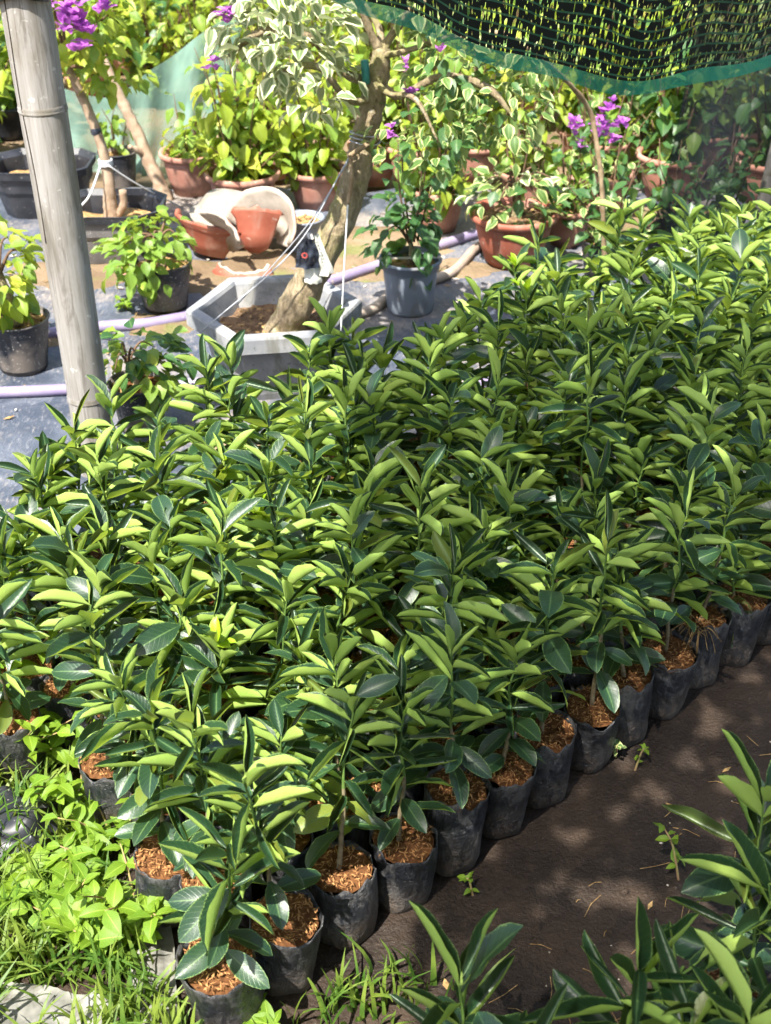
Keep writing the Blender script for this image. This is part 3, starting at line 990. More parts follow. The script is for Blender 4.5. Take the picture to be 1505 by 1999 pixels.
mb = MB(); mb.disc(.215, .165, 36, 8, .03, 3.3)
for v in mb.v:
    a = (math.atan2(v.y, v.x) - ang[0]) % (math.pi / 3) - math.pi / 6
    k = .188 / .215 / math.cos(a)
    v.x *= k; v.y *= k
for k in range(240):
    rr = .172 * math.sqrt(random.random()); an = rnd(0, 6.28)
    q = Vector((rr * math.cos(an), rr * math.sin(an), .178)); dd = Vector((rnd(-1, 1), rnd(-1, 1), rnd(-.3, .5))).normalized() * rnd(.006, .014)
    w = dd.cross(Vector((rnd(-.6, .6), rnd(-.6, .6), 1))).normalized() * rnd(.003, .006)
    b = len(mb.v); mb.v += [q - dd, q + w, q + dd, q - w]; mb.face((b, b + 1, b + 2, b + 3), 1)
part('potting_soil', mb.mesh('potting_soil', ['soil', 'soil_leaf']), hp)

bt = thing('bougainvillea_tree', 'variegated bougainvillea with thick leaning mossy trunk in the hexagonal planter', 'tree', (PX + .045, PY - .02, .175))
path = [(-.02, 0, -.03), (.005, 0, .049), (.082, 0, .196), (.161, .01, .351), (.219, .02, .514), (.251, .03, .656), (.272, .03, .76), (.282, .03, .82)]
sp = spline(path, 7)
mb = MB(); mb.tube(sp, lerp_list([.070, .054, .046, .042, .038, .035, .030, .021], 7), 18, True, 0, .22)
part('trunk', mb.mesh('trunk', 'bark'), bt)
tips = []
fork = Vector((.266, .03, .73)); head = Vector((.280, .03, .80))
LIMBS = [([fork, (.18, .0, .76), (.09, -.04, .86), (-.03, -.07, .88), (-.12, -.08, .82)], .017),
         ([fork - Vector((0, 0, .04)), (.19, -.05, .70), (.12, -.12, .80), (.04, -.14, .80), (-.02, -.15, .74)], .013),
         ([head, (.25, .02, .86), (.20, .0, .98), (.12, -.03, 1.05)], .016),
         ([head, (.30, .04, .84), (.37, .05, .92), (.46, .06, .96)], .017),
         ([fork, (.33, .0, .70), (.44, -.04, .76), (.56, -.08, .74), (.64, -.10, .66)], .016),
         ([head, (.27, .10, .86), (.20, .18, .95)], .014),
         ([fork, (.30, -.06, .72), (.37, -.12, .72), (.43, -.16, .62)], .010),
         ([head, (.34, -.02, .82), (.50, -.02, .86), (.62, .0, .80)], .011)]
for pts, r in LIMBS:
    s2 = spline(pts, 5)
    mb = MB(); mb.tube(s2, lerp_list([r] + [r * .7] * (len(pts) - 2) + [r * .3], 5), 7, True, 0, .2)
    part('limb', mb.mesh('limb', 'bark'), bt)
spots = []
for c, rx, ry, rz, n, s in [((.03, -.08, .87), .17, .15, .13, 150, .054), ((.10, -.10, .77), .12, .11, .11, 75, .056), ((-.08, -.08, .90), .10, .10, .10, 45, .05),
                           ((.10, -.02, 1.02), .20, .18, .12, 90, .054)]:
    spots += crown_spots(c, rx, ry, rz, n, s, .25)
spots.sort(key=lambda q: q[0].y)
put_leaves(bt, spots, 'varieg', 190)
spots = []
for c, rx, ry, rz, n, s in [((.46, -.05, .78), .13, .12, .10, 120, .046), ((.60, -.08, .68), .12, .10, .10, 110, .044), ((.42, .02, .95), .16, .14, .10, 110, .05),
                           ((.43, -.14, .62), .10, .08, .10, 80, .042), ((.30, -.05, .58), .06, .06, .10, 22, .045), ((.68, .0, .80), .09, .1, .08, 60, .045)]:
    spots += crown_spots(c, rx, ry, rz, n, s, .25)
spots.sort(key=lambda q: q[0].y)
put_leaves(bt, spots, ['varieg_green', 'varieg_green', 'boug_dark'], 110)  # right side of the crown: net shade put into darker leaf colours
for p in [(.335, -.12, .80), (.36, -.08, .72), (.31, -.06, .62), (-.165, -.10, .80), (-.10, -.16, .95), (-.12, -.16, .93), (.44, -.08, .84)]:
    flower(bt, p, .026)
mb = MB()
for k in range(3):
    mb.tube([Vector((.233, .024, .572 + .012 * k)) + Vector((.043 * math.cos(a), .043 * math.sin(a), .004 * math.sin(a * 2))) for a in [6.283 * i / 18 for i in range(19)]], .0022, 5, False)
part('wire_tie', mb.mesh('wire_tie', 'wire'), bt)
mb = MB(); mb.tube([(.238, -.006, .735), (.236, -.008, .76), (.234, -.006, .795)], .011, 8)
part('tape', mb.mesh('tape', 'tape'), bt)

def W(p): return Vector(p) + Vector((PX + .045, PY - .02, .175))
# props and ties
mb = MB(); mb.tube(spline([W((.190, -.035, .545)), W((.225, -.040, .570)), W((.272, -.025, .595))], 5), .0075, 8)
solo('bamboo_stick', mb.mesh('bamboo_stick', 'vine'), 'short brown stick lashed across the leaning trunk', 'stick')
mb = MB(); mb.tube(spline([W((.193, -.040, .545)), W((.196, -.046, .485)), W((.184, -.050, .415))], 5), .0062, 8)
solo('bamboo_stick', mb.mesh('bamboo_stick', 'vine'), 'thin brown stick hanging down the front of the leaning trunk', 'stick')
def cord(label, pts, mat, r=.0022):
    mb = MB(); mb.tube(spline(pts, 8), r, 5)
    return solo('tie_string', mb.mesh('tie_string', mat), label, 'string')
cord('white string from the stick down to the planter rim, right of the trunk', [W((.184, -.052, .42)), W((.172, -.10, .25)), W((.160, -.16, .06))], 'string', .0026)
cord('pale wire slanting from the trunk tie to the left planter rim', [W((.190, -.040, .545)), W((.03, -.10, .30)), Vector((PX - .20, PY - .17, .245))], 'wire')
cord('second pale wire from the trunk tie down past the plastic wrapper', [W((.191, -.040, .54)), W((.06, .0, .33)), Vector((PX - .12, PY + .06, .23))], 'wire', .0018)
# crumpled wrapper tied on the trunk
wp = thing('plastic_wrapper', 'crumpled black and white plastic wrapper stuck on the leaning trunk', 'wrapper', W((.075, -.055, .265)))
def wr(cx, w0, w1, h, seed, yoff):
    def fn(s, q):
        w = w0 + (w1 - w0) * q
        x = cx + (s - .5) * w; z = h * (q - .5)
        return (x + .006 * noise.noise(Vector((s * 3, q * 3, seed))), yoff - .016 * math.cos((s - .5) * 2.6) + .009 * noise.noise(Vector((s * 4 + seed, q * 4, 2))), z + .006 * noise.noise(Vector((s * 3 + seed, q * 2, 5))))
    return fn
mb = MB(); mb.grid(wr(-.008, .075, .045, .088, 1, -.012), 14, 14); part('front_film', mb.mesh('front_film', 'black_film'), wp, (0, 0, .015))
mb = MB(); mb.grid(wr(.020, .048, .022, .125, 4, .000), 10, 14); side = part('white_film', mb.mesh('white_film', 'white_film'), wp, (.008, 0, .0), (0, R(-14), 0))
mb = MB(); mb.grid(wr(.0, .05, .05, .07, 8, .004), 10, 10); part('white_film', mb.mesh('white_film', 'white_film'), wp, (.004, 0, -.048))
mb = MB()
for k in range(9):
    z = .042 - .0105 * k
    b = len(mb.v); x = .020 + .001 * k
    for dx, dz, ww, hh in ((-.004, 0, .0015, .006), (.0, .001, .0045, .0014), (.003, -.002, .0014, .005)):
        b = len(mb.v); mb.v += [Vector((x + dx, -.0225, z + dz)), Vector((x + dx + ww, -.0225, z + dz)), Vector((x + dx + ww, -.0225, z + dz + hh)), Vector((x + dx, -.0225, z + dz + hh))]
        mb.face((b, b + 1, b + 2, b + 3))
part('print_mark', mb.mesh('print_mark', 'black_film'), side)
mb = MB()
for k in range(8):
    a = k * .785
    c = Vector((-.016 + .007 * math.cos(a), -.034, -.002 + .007 * math.sin(a))); b = len(mb.v)
    mb.v += [c + Vector((-.0022, 0, -.0022)), c + Vector((.0022, 0, -.0022)), c + Vector((.0022, 0, .0022)), c + Vector((-.0022, 0, .0022))]; mb.face((b, b + 1, b + 2, b + 3))
part('emblem', mb.mesh('emblem', 'red_print'), wp, (0, 0, .015))
# small fern-like weed behind the planter
def herb(label, loc, n, s, mat='weed', el=(15, 60), name='weed_plant', cat='weed'):
    t = thing(name, label, cat, loc)
    for k in range(n):
        part('leaf', random.choice(WEED if mat == 'weed' else BOUG[mat]), t, (0, 0, .004 + .3 * s * random.random()), (R(rnd(-20, 20)), -R(rnd(*el)), k * 2.4 + rnd(-.3, .3)), s * rnd(.7, 1.1))
    return t
herb('green rosette weed beside the wrapper behind the planter', (PX + .02, PY + .34, .02), 10, .12)

# --- tubs and the flowering tree at the left
def tub(label, loc, w, d, h, mat, rz=0, dome=True):
    t = thing('plastic_tub', label, 'tub', loc, None, rz)
    def ring(k, z, cut=.22):
        a, b = w / 2 * k, d / 2 * k; c = cut * min(w, d) * k
        return [Vector(p) for p in ((a - c, -b, z), (a, -b + c, z), (a, b - c, z), (a - c, b, z), (-a + c, b, z), (-a, b - c, z), (-a, -b + c, z), (-a + c, -b, z))]
    mb = MB()
    prof = [(.60, 0), (.72, .012), (.82, .10 * h / .2), (.88, .6 * h), (.90, .86 * h)]
    for (k0, z0), (k1, z1) in zip(prof, prof[1:]): mb.prism(ring(k0, z0), ring(k1, z1))
    body = part('body', mb.mesh('body', mat), t)
    mb = MB()
    prof = [(.90, .84 * h), (.97, .86 * h), (.985, .97 * h), (1.0, h), (.96, h * 1.005), (.88, .90 * h), (.84, .55 * h)]
    for (k0, z0), (k1, z1) in zip(prof, prof[1:]): mb.prism(ring(k0, z0), ring(k1, z1))
    part('rim', mb.mesh('rim', 'black_plastic', False), t)
    mb = MB(); mb.disc(.5, h * .66, 28, 6, .03, rnd(0, 9), 0, w * .80, d * .80)
    part('potting_soil', mb.mesh('potting_soil', 'soil_leaf'), t)
    return t
tub('speckled grey-black tub with dark rim holding the flowering tree', (-1.03, 4.50, .02), .40, .34, .205, 'tub_grey')
tub('black octagonal tub behind the bamboo pole', (-1.42, 5.05, .0), .42, .36, .22, 'black_plastic')
mb = MB(); mb.lathe([(0, .13), (.03, .128), (.045, .10), (.05, .06), (.045, .0)], 14, wob=.3)
solo('stump', mb.mesh('stump', 'bark'), 'pale cut stump in the black octagonal tub', 'stump', (-1.36, 5.03, .15))
ft = thing('bougainvillea_tree', 'bougainvillea with magenta flowers growing from the speckled tub at the left', 'tree', (-1.03, 4.52, .15))
path = [(0, 0, -.02), (-.005, .0, .07), (.0, .0, .15), (-.02, .02, .30), (-.07, .02, .47), (-.11, .0, .60)]
sp = spline(path, 6)
mb = MB(); mb.tube(sp, lerp_list([.034, .026, .022, .019, .016, .012], 6), 12, True, 0, .25)
part('trunk', mb.mesh('trunk', 'drywood'), ft)
mb = MB(); mb.tube(spline([(.0, 0, .0), (.045, -.01, .06), (.05, -.01, .12)], 4), .014, 8, True, 0, .3); part('root', mb.mesh('root', 'drywood'), ft)
for e in [(-.26, -.05, .78), (-.05, -.1, .82), (.08, .05, .74), (-.2, .12, .7), (.02, -.02, .52), (-.12, .0, .88)]:
    s2 = spline([sp[-3], (sp[-1] + Vector(e)) / 2, e], 5)
    mb = MB(); mb.tube(s2, lerp_list([.009, .006, .003], 5), 6); part('limb', mb.mesh('limb', 'twig'), ft)
spots = []
for c, rx, ry, rz, n, s in [((-.05, .0, .72), .22, .17, .13, 200, .062), ((.04, .02, .56), .15, .12, .10, 90, .058), ((-.08, .02, .90), .25, .2, .10, 100, .06)]:
    spots += crown_spots(c, rx, ry, rz, n, s, .3)
spots.sort(key=lambda q: q[0].y)
put_leaves(ft, spots, ['boug', 'boug_bg'], 230)
for p in [(-.01, -.23, .735), (.015, -.23, .71), (-.025, -.22, .755), (.005, -.23, .685), (.03, -.22, .74), (-.10, -.2, .79), (.09, -.2, .80), (.0, -.21, .79)]:
    flower(ft, p, .050)
mb = MB()
for k in range(4):
    mb.tube([Vector((-.004, .005, .21 + .006 * k)) + Vector((.024 * math.cos(a), .024 * math.sin(a), 0)) for a in [6.283 * i / 14 for i in range(15)]], .0035, 5, False)
part('string_tie', mb.mesh('string_tie', 'string'), ft)
mb = MB()
mb.lathe([(.0185, -.012), (.021, -.006), (.021, .006), (.0185, .012)], 14)
part('tape', mb.mesh('tape', 'black_film'), ft, (-.028, .02, .33))
F = Vector((-1.03, 4.52, .15))
cord('white string from the flowering tree down to the front tub rim', [F + Vector((-.02, -.02, .21)), F + Vector((-.06, -.10, .12)), Vector((-1.15, 4.335, .23))], 'string', .0045)
cord('white string from the flowering tree slanting right to the ground', [F + Vector((.01, -.02, .215)), F + Vector((.10, .05, .12)), Vector((-.80, 4.75, .12))], 'string', .003)

# dry branch, nursery bag and green net behind
mb = MB(); mb.tube(spline([(-.93, 5.15, 0), (-.98, 5.18, .12), (-1.05, 5.22, .30), (-1.10, 5.24, .42), (-1.16, 5.26, .60)], 6), lerp_list([.034, .030, .026, .020, .010], 6), 9, True, 0, .5)
mb.tube(spline([(-1.01, 5.19, .20), (-1.05, 5.16, .235), (-1.07, 5.14, .25)], 4), [.014] * 5 + [.010] * 4, 7, True, 0, .3)
solo('dry_branch', mb.mesh('dry_branch', 'drywood'), 'bare pale dry branch leaning beside the green net', 'branch')
t = thing('potted_bougainvillea', 'young bougainvillea in a scuffed black bag behind the dry branch', 'potted plant', (-1.17, 5.36, 0))
t['potmat'] = 'dusty_black'
z = pot('nursery', .17, .17, t, 'soil_leaf'); upright_plant(t, z, 4, .26, .08, .055, 'boug', 8)

def drape(s, t):
    # ridge rope from high right to low left; cloth falls to the ground towards the camera
    a = Vector((-.60, 5.72, .72)); b = Vector((-1.22, 5.60, .33)); c = Vector((-1.62, 5.66, .40))
    top = (a.lerp(b, s / .7) if s < .7 else b.lerp(c, (s - .7) / .3))
    a2 = Vector((-.92, 5.42, .02)); b2 = Vector((-1.26, 5.50, .02)); c2 = Vector((-1.60, 5.52, .02))
    bot = (a2.lerp(b2, s / .7) if s < .7 else b2.lerp(c2, (s - .7) / .3))
    p = top.lerp(bot, t)
    p.z -= .12 * math.sin(math.pi * t) * (1 - s * .6)
    f = .035 * math.sin(s * 30 + t * 2 + 2 * noise.noise(Vector((s * 3, t * 2, 0))))
    p += Vector((.4 * f, -f, f * .8)) * (.25 + t)
    p.z = max(p.z, .012 + .01 * abs(math.sin(s * 40)))
    return p
mb = MB(); mb.grid(drape, 80, 24)
solo('green_net', mb.mesh('green_net', 'green_net'), 'pale green net draped in folds behind the flowering tree', 'net')

# --- terracotta pots with tall bougainvillea
def potted(label, loc, d, h, n, ph, spread, size, mats, per=12, dull=False, limit=300, kind='bowl', bare=.12):
    t = thing('potted_bougainvillea', label, 'potted plant', loc, 'potted bougainvilleas in the back rows')
    t['dull'] = True
    z = pot(kind, d, h, t)
    upright_plant(t, z, int(n * 1.25), ph, spread, size * 1.05, mats, int(per * 1.25), limit, bare=bare)
    upright_plant(t, z - .02, int(n * .8), ph * .45, spread * 1.25, size, mats, per, limit, bare=.02)
    return t
potted('bougainvillea in a dusty red pot half hidden behind the big-leaved one', (-.84, 5.26, 0), .26, .20, 6, .24, .15, .07, ['boug', 'boug_bg'], 8, True)
potted('big-leaved bougainvillea in a dusty red bowl behind the broken pots', (-.58, 4.94, 0), .31, .21, 12, .52, .22, .088, ['boug', 'boug_bg', 'boug', 'boug_bg'], 10, True, bare=.05)
potted('tall bougainvillea in a faded red pot left of the leaning trunk', (-.29, 5.08, 0), .26, .18, 10, .50, .24, .082, ['boug', 'boug_bg', 'boug_bg'], 11, True)
potted('bougainvillea in a red pot behind the blue-grey pot', (.21, 4.80, .0), .235, .19, 11, .62, .24, .076, ['boug', 'boug_dark', 'boug_bg'], 11)
potted('wiry bougainvillea in a red pot further behind the blue-grey pot', (.13, 5.35, 0), .26, .20, 8, .70, .22, .07, ['boug', 'boug_bg'], 11)
potted('bougainvillea in a pale bowl behind the wide red bowl pot', (.60, 5.12, 0), .26, .16, 7, .62, .22, .068, ['boug', 'boug_bg', 'varieg_green'], 11, True)
t = potted('bougainvillea with magenta flowers in a red pot beside the dry vine', (.88, 4.95, 0), .27, .20, 7, .36, .18, .06, ['varieg_green', 'boug_dark'], 9)
for p in [(-.175, -.25, .455), (-.155, -.25, .43), (-.165, -.24, .47), (-.145, -.25, .39), (-.085, -.25, .47), (-.065, -.25, .45), (-.05, -.25, .50), (-.03, -.25, .53), (.0, -.25, .46), (.025, -.25, .455), (-.06, -.24, .42), (-.005, -.25, .40)]:
    flower(t, p, .034)
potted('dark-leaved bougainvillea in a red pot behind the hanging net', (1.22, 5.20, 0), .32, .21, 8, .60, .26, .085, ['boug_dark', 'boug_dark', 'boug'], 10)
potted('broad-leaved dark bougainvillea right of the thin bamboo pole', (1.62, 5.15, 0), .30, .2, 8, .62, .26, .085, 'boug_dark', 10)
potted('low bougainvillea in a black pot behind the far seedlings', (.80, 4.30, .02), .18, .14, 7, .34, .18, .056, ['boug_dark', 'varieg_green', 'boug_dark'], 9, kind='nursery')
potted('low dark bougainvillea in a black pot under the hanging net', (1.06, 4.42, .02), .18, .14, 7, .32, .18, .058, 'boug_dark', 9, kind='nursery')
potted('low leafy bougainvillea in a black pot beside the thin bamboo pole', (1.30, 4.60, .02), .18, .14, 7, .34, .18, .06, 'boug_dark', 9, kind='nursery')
potted('yellow-green bougainvillea behind the wide red bowl, left of the dry vine', (.40, 5.45, 0), .24, .18, 8, .62, .24, .075, ['boug', 'boug_bg'], 11)
potted('leafy bougainvillea behind the magenta-flowered one', (.98, 5.50, 0), .24, .18, 9, .66, .26, .078, ['boug', 'boug_dark', 'boug_bg'], 11)
potted('tall bougainvillea behind the hanging net, near the thin bamboo pole', (1.45, 5.62, 0), .24, .18, 9, .70, .28, .08, ['boug_dark', 'boug'], 11)
potted('low bougainvillea between the dry vine and the wide red bowl', (.70, 4.62, .02), .20, .15, 6, .30, .16, .058, ['boug_dark', 'boug'], 8)
t = thing('plastic_pot', 'empty blue-grey plastic pot beside the wrapper on the trunk', 'pot', (-.315, 4.56, .02))
pot('plastic', .165, .13, t, 'soil_leaf')

potted('yellow-green bougainvillea behind the trunk, between two red pots', (-.05, 5.45, 0), .24, .18, 10, .60, .26, .085, ['boug_bg', 'boug'], 11)
potted('leafy bougainvillea left of the trunk, behind the big-leaved bush', (-.50, 5.55, 0), .24, .18, 10, .55, .26, .085, ['boug_bg', 'boug'], 11)
# --- broken pots
def shard(label, loc, rot, prof, a0, a1, outer, inner, th=.012, seed=0):
    mb = MB()
    seg = 22
    n = seg + 1
    base = len(mb.v)
    for lay in (0, 1):
        for j, (r, z) in enumerate(prof):
            for k in range(n):
                an = a0 + (a1 - a0) * k / seg
                an += .10 * noise.noise(Vector((j * .9 + seed, lay * .05, 3))) * (1 if k in (0, seg) else 0)
                zz = z
                if j == len(prof) - 1 and a1 - a0 < 6: zz += .022 * noise.noise(Vector((k * .33 + seed, 0, 0)))
                rr = r - lay * th
                mb.v.append(Vector((rr * math.cos(an), rr * math.sin(an), zz)))
    m = len(prof); L = m * n
    for j in range(m - 1):
        for k in range(seg):
            a, b, c, d = j * n + k, j * n + k + 1, (j + 1) * n + k + 1, (j + 1) * n + k
            mb.face((a, b, c, d), 0); mb.face((L + a, L + d, L + c, L + b), 1)
    for k in range(seg):
        mb.face((k, L + k, L + k + 1, k + 1), 1); e = (m - 1) * n
        mb.face((e + k, e + k + 1, L + e + k + 1, L + e + k), 1)
    for j in range(m - 1):
        mb.face((j * n, (j + 1) * n, L + (j + 1) * n, L + j * n), 1)
        k = seg; mb.face((j * n + k, L + j * n + k, L + (j + 1) * n + k, (j + 1) * n + k), 1)
    solo('pot_shard', mb.mesh('pot_shard', [outer, inner]), label, 'broken pot', loc, rot, 'broken pots beside the planter')
bowlp = [(.155, 0), (.150, .012), (.138, .02), (.130, .06), (.112, .11), (.085, .15)]
shard('upturned cream basin on top of the broken pots', (-.60, 4.66, .095), (R(8), R(12), .4), [(.165, 0), (.168, .008), (.150, .014), (.138, .05), (.118, .085), (.085, .095), (.01, .098)], 0, 6.283, 'cream', 'shard_inside', seed=1)
BP = [(.03, .0), (.085, .008), (.115, .05), (.138, .10), (.160, .118), (.166, .132)]
shard('curved red shard with pale inside facing up, right of the heap', (-.43, 4.50, .075), (R(52), R(-8), R(-22)), BP, R(-20), R(165), 'terracotta', 'shard_inside', seed=2)
shard('red pot shard lying under the cream basin', (-.665, 4.52, .012), (R(-14), R(10), R(-12)), BP, R(175), R(318), 'terracotta', 'terracotta', seed=3)
shard('small red wedge of pot leaning against the cream basin', (-.50, 4.47, .03), (R(-30), R(24), R(30)), BP, R(205), R(275), 'terracotta', 'shard_inside', seed=8)
shard('pale pot shard lying flat in front of the heap', (-.585, 4.40, .06), (R(75), R(10), R(-35)), BP, R(40), R(120), 'terracotta_dull', 'shard_inside', seed=9)
shard('red rim shard on the ground below the heap', (-.52, 4.36, .035), (R(20), 0, R(8)), [(.13, 0), (.135, .02), (.12, .03), (.11, .05)], R(200), R(320), 'terracotta', 'shard_inside', seed=4)
shard('brownish broken saucer rim lying in front of the speckled tub', (-.92, 4.36, .03), (R(6), 0, R(30)), [(.13, 0), (.14, .012), (.12, .03)], R(215), R(345), 'terracotta_dull', 'terracotta_dull', seed=5)

# --- pipes
def pipe(label, pts, mat, r):
    mb = MB(); mb.tube(spline(pts, 10), r, 14)
    solo('water_pipe', mb.mesh('water_pipe', mat), label, 'pipe')
Z0 = .035
pipe('lilac pipe running behind the planter across the weed mat', [(-1.6, 3.55, Z0), (-1.0, 3.78, Z0), (-.78, 3.83, Z0), (-.50, 3.98, Z0), (-.2, 4.20, Z0), (.0, 4.38, Z0), (.25, 4.60, Z0), (.55, 4.86, Z0), (.82, 5.12, Z0), (1.1, 5.4, Z0)], 'lilac_pipe', .0195)
pipe('lilac pipe lying in front of the planter near the seedlings', [(-1.7, 3.27, Z0), (-1.1, 3.32, Z0), (-.75, 3.36, Z0), (-.5, 3.36, Z0 + .0), (-.38, 3.16, Z0), (.0, 3.2, Z0), (.5, 3.5, Z0)], 'lilac_pipe', .0175)
pipe('muddy tan pipe running from the blue-grey pot to the red bowl', [(-.35, 3.78, Z0), (-.06, 3.93, Z0), (.03, 4.10, Z0), (.24, 4.28, Z0), (.38, 4.58, Z0), (.62, 4.70, Z0), (.85, 4.88, Z0)], 'tan_pipe', .0185)

# --- dry vine hanging under the net
mb = MB(); mb.tube(spline([(.255, 3.55, .88), (.26, 3.56, 1.0), (.33, 3.56, 1.01), (.42, 3.6, .95), (.52, 3.7, .86), (.62, 3.8, .74), (.665, 3.8, .58), (.69, 3.8, .42), (.72, 3.82, .22), (.74, 3.84, .02)], 6), lerp_list([.006, .008, .008, .007, .007, .008, .008, .008, .009, .010], 6), 7, True, 0, .6)
solo('dry_vine', mb.mesh('dry_vine', 'vine'), 'bare twisted brown vine stem arching down behind the seedlings', 'vine')

# ------------------------------------------------------------------ back rows of bougainvillea
PROTO = []
def proto(i):
    random.seed(900 + i)
    items = {}
    mb = MB()
    n = 18
    mats = [['boug_bg', 'boug_bg', 'boug'], ['boug_bg', 'boug'], ['boug_bg'], ['boug', 'boug_bg', 'boug_dark'], ['boug_bg', 'varieg_green', 'boug_bg']][i % 5]
    for k in range(n):
        a = rnd(0, 6.28); r1 = rnd(.1, .36); hh = rnd(.25, .85)
        sp = spline([(.05 * math.cos(a), .05 * math.sin(a), .16), (r1 * .6 * math.cos(a), r1 * .6 * math.sin(a), .16 + hh * .5), (r1 * math.cos(a), r1 * math.sin(a), .16 + hh)], 5)
        mb.tube(sp, lerp_list([.006, .004, .002], 5), 5)
        az = 0
        for j in range(15):
            f = .05 + .95 * (j + random.random()) / 15
            p = sp[min(len(sp) - 1, int(f * (len(sp) - 1)))]
            az += 2.4 + rnd(-.5, .5); s = rnd(.06, .115)
            m = random.choice(mats)
            items.setdefault(m, []).append((random.choice(BOUG[m]), leaf_matrix(p + Vector((math.cos(az), math.sin(az), 0)) * s * .4, az, R(rnd(-60, 15)), R(rnd(-30, 30)), s)))
    return mb.mesh('stems', 'twig'), [(m, merged('foliage', it, m)) for m, it in items.items()]
for i in range(7): PROTO.append(proto(i))
random.seed(11)
pm = MB(); pm.lathe([(0, .004), (.075, 0), (.08, .02), (.11, .10), (.125, .15), (.14, .155), (.14, .17), (.118, .17), (.10, .12)], 20)
BG_POT = {k: pm.mesh('pot', k) for k in ('terracotta', 'terracotta_dull', 'black_plastic')}
pm = MB(); pm.disc(.115, .145, 18, 3, .02); BG_SOIL = pm.mesh('potting_soil', 'soil')
def back_plant(label, x, y, s, i, potk):
    t = thing('potted_bougainvillea', label, 'potted plant', (x, y, -.02), 'potted bougainvilleas in the back rows', rnd(0, 6.28), s)
    p = part('pot', BG_POT[potk], t); part('potting_soil', BG_SOIL, p)
    st, fo = PROTO[i % 7]
    part('stem', st, t)
    for m, me in fo: part('foliage', me, t, kind='stuff')
k = 0
for r in range(7):
    y = 5.75 + r * .62
    half = y * .36 + .5
    c = 0; n = int(2 * half / .36)
    for j in range(n):
        x = -half + 2 * half * (j + .5) / n + rnd(-.08, .08)
        yy = y + rnd(-.12, .12)
        if yy < 6.6 and -1.75 < x < -.55: continue
        if yy < 5.95 and -.55 < x < .35: continue
        c += 1
        back_plant(f'leafy yellow-green bougainvillea, {ORD[c - 1]} from the left in the {ORD[r]} back row', x, yy, rnd(.85, 1.15), k, random.choice(['terracotta_dull', 'terracotta_dull', 'black_plastic', 'black_plastic']))
        k += 1
# tall hedge closing the nursery
def hedge_proto(i):
    random.seed(300 + i)
    items = []
    for q in range(1500):
        a = rnd(0, 6.28); r = .9 * math.sqrt(random.random()); z = rnd(.1, 2.3)
        k = 1 + .4 * noise.noise(Vector((math.cos(a) * 2 + i, math.sin(a) * 2, z * 1.5)))
        items.append((random.choice(BOUG['boug_bg' if i % 2 else 'boug']), leaf_matrix(Vector((r * k * math.cos(a), r * k * math.sin(a), z * (1.1 - .35 * r))), a + rnd(-1, 1), R(rnd(-60, 20)), R(rnd(-40, 40)), rnd(.08, .15))))
    mb = MB()
    for q in range(7):
        a = rnd(0, 6.28)
        mb.tube(spline([(0, 0, 0), (.25 * math.cos(a), .25 * math.sin(a), .9), (.6 * math.cos(a), .6 * math.sin(a), 1.9)], 5), lerp_list([.03, .02, .006], 5), 6)
    return merged('crown', items, 'boug_bg' if i % 2 else 'boug'), mb.mesh('trunk', 'twig')
HP = [hedge_proto(i) for i in range(3)]
random.seed(5)
for r, (y, n, w) in enumerate([(10.6, 9, 5.6), (12.2, 10, 7.5)]):
    for j in range(n):
        x = -w + 2 * w * (j + .5) / n + rnd(-.2, .2)
        t = thing('hedge_shrub', f'tall leafy shrub, {ORD[j]} from the left in the {"nearer" if r == 0 else "farther"} hedge behind the pots', 'shrub', (x, y + rnd(-.3, .3), -.03), 'hedge shrubs behind the nursery', rnd(0, 6.28), rnd(.9, 1.2))
        cr, tr = HP[j % 3]
        part('crown', cr, t, kind='stuff'); part('trunk', tr, t)

# ------------------------------------------------------------------ weeds, grass and litter at the left and on the path
def grass(name, n, area, hmin, hmax, dens=None):
    mb = MB()
    for _ in range(n):
        x, y = area()
        az = rnd(0, 6.28); h = rnd(hmin, hmax); w = rnd(.002, .0062); bend = rnd(.2, 1.0)
        d = Vector((math.cos(az), math.sin(az), 0)); sd = Vector((-d.y, d.x, 0))
        b = len(mb.v)
        for k in range(5):
            f = k / 4
            c = Vector((x, y, lane_z(x, y) - .004)) + d * (bend * h * f * f * .8) + Vector((0, 0, h * (f - .42 * bend * f * f)))
            ww = w * (1 - f) ** .6 + .0002
            mb.v += [c - sd * ww, c + sd * ww + Vector((0, 0, ww * .5))]
        for k in range(4):
            o = b + 2 * k; mb.face((o, o + 1, o + 3, o + 2))
    return mb.mesh(name, 'grass')
def left_area():
    while True:
        x = rnd(-1.05, -.2); y = rnd(1.08, 2.2)
        if x < -.325 - (y - 1.17) * .56 + rnd(-.03, .03) and not (y < 1.27 and -.62 < x < -.45 and random.random() < .75): return x, y
g = setting('grass', grass('grass', 4600, left_area, .04, .15), 'stuff', 'bright green grass growing beside the seedling bags')
def lane_edge():
    while True:
        x, y = random.gauss(-.08, .09), random.gauss(1.25, .035)
        if y < 1.15 + (x + .2) * .88: return x, y
setting('grass', grass('grass_tuft', 90, lane_edge, .04, .13), 'stuff', 'thin grass tuft at the near end of the soil path')

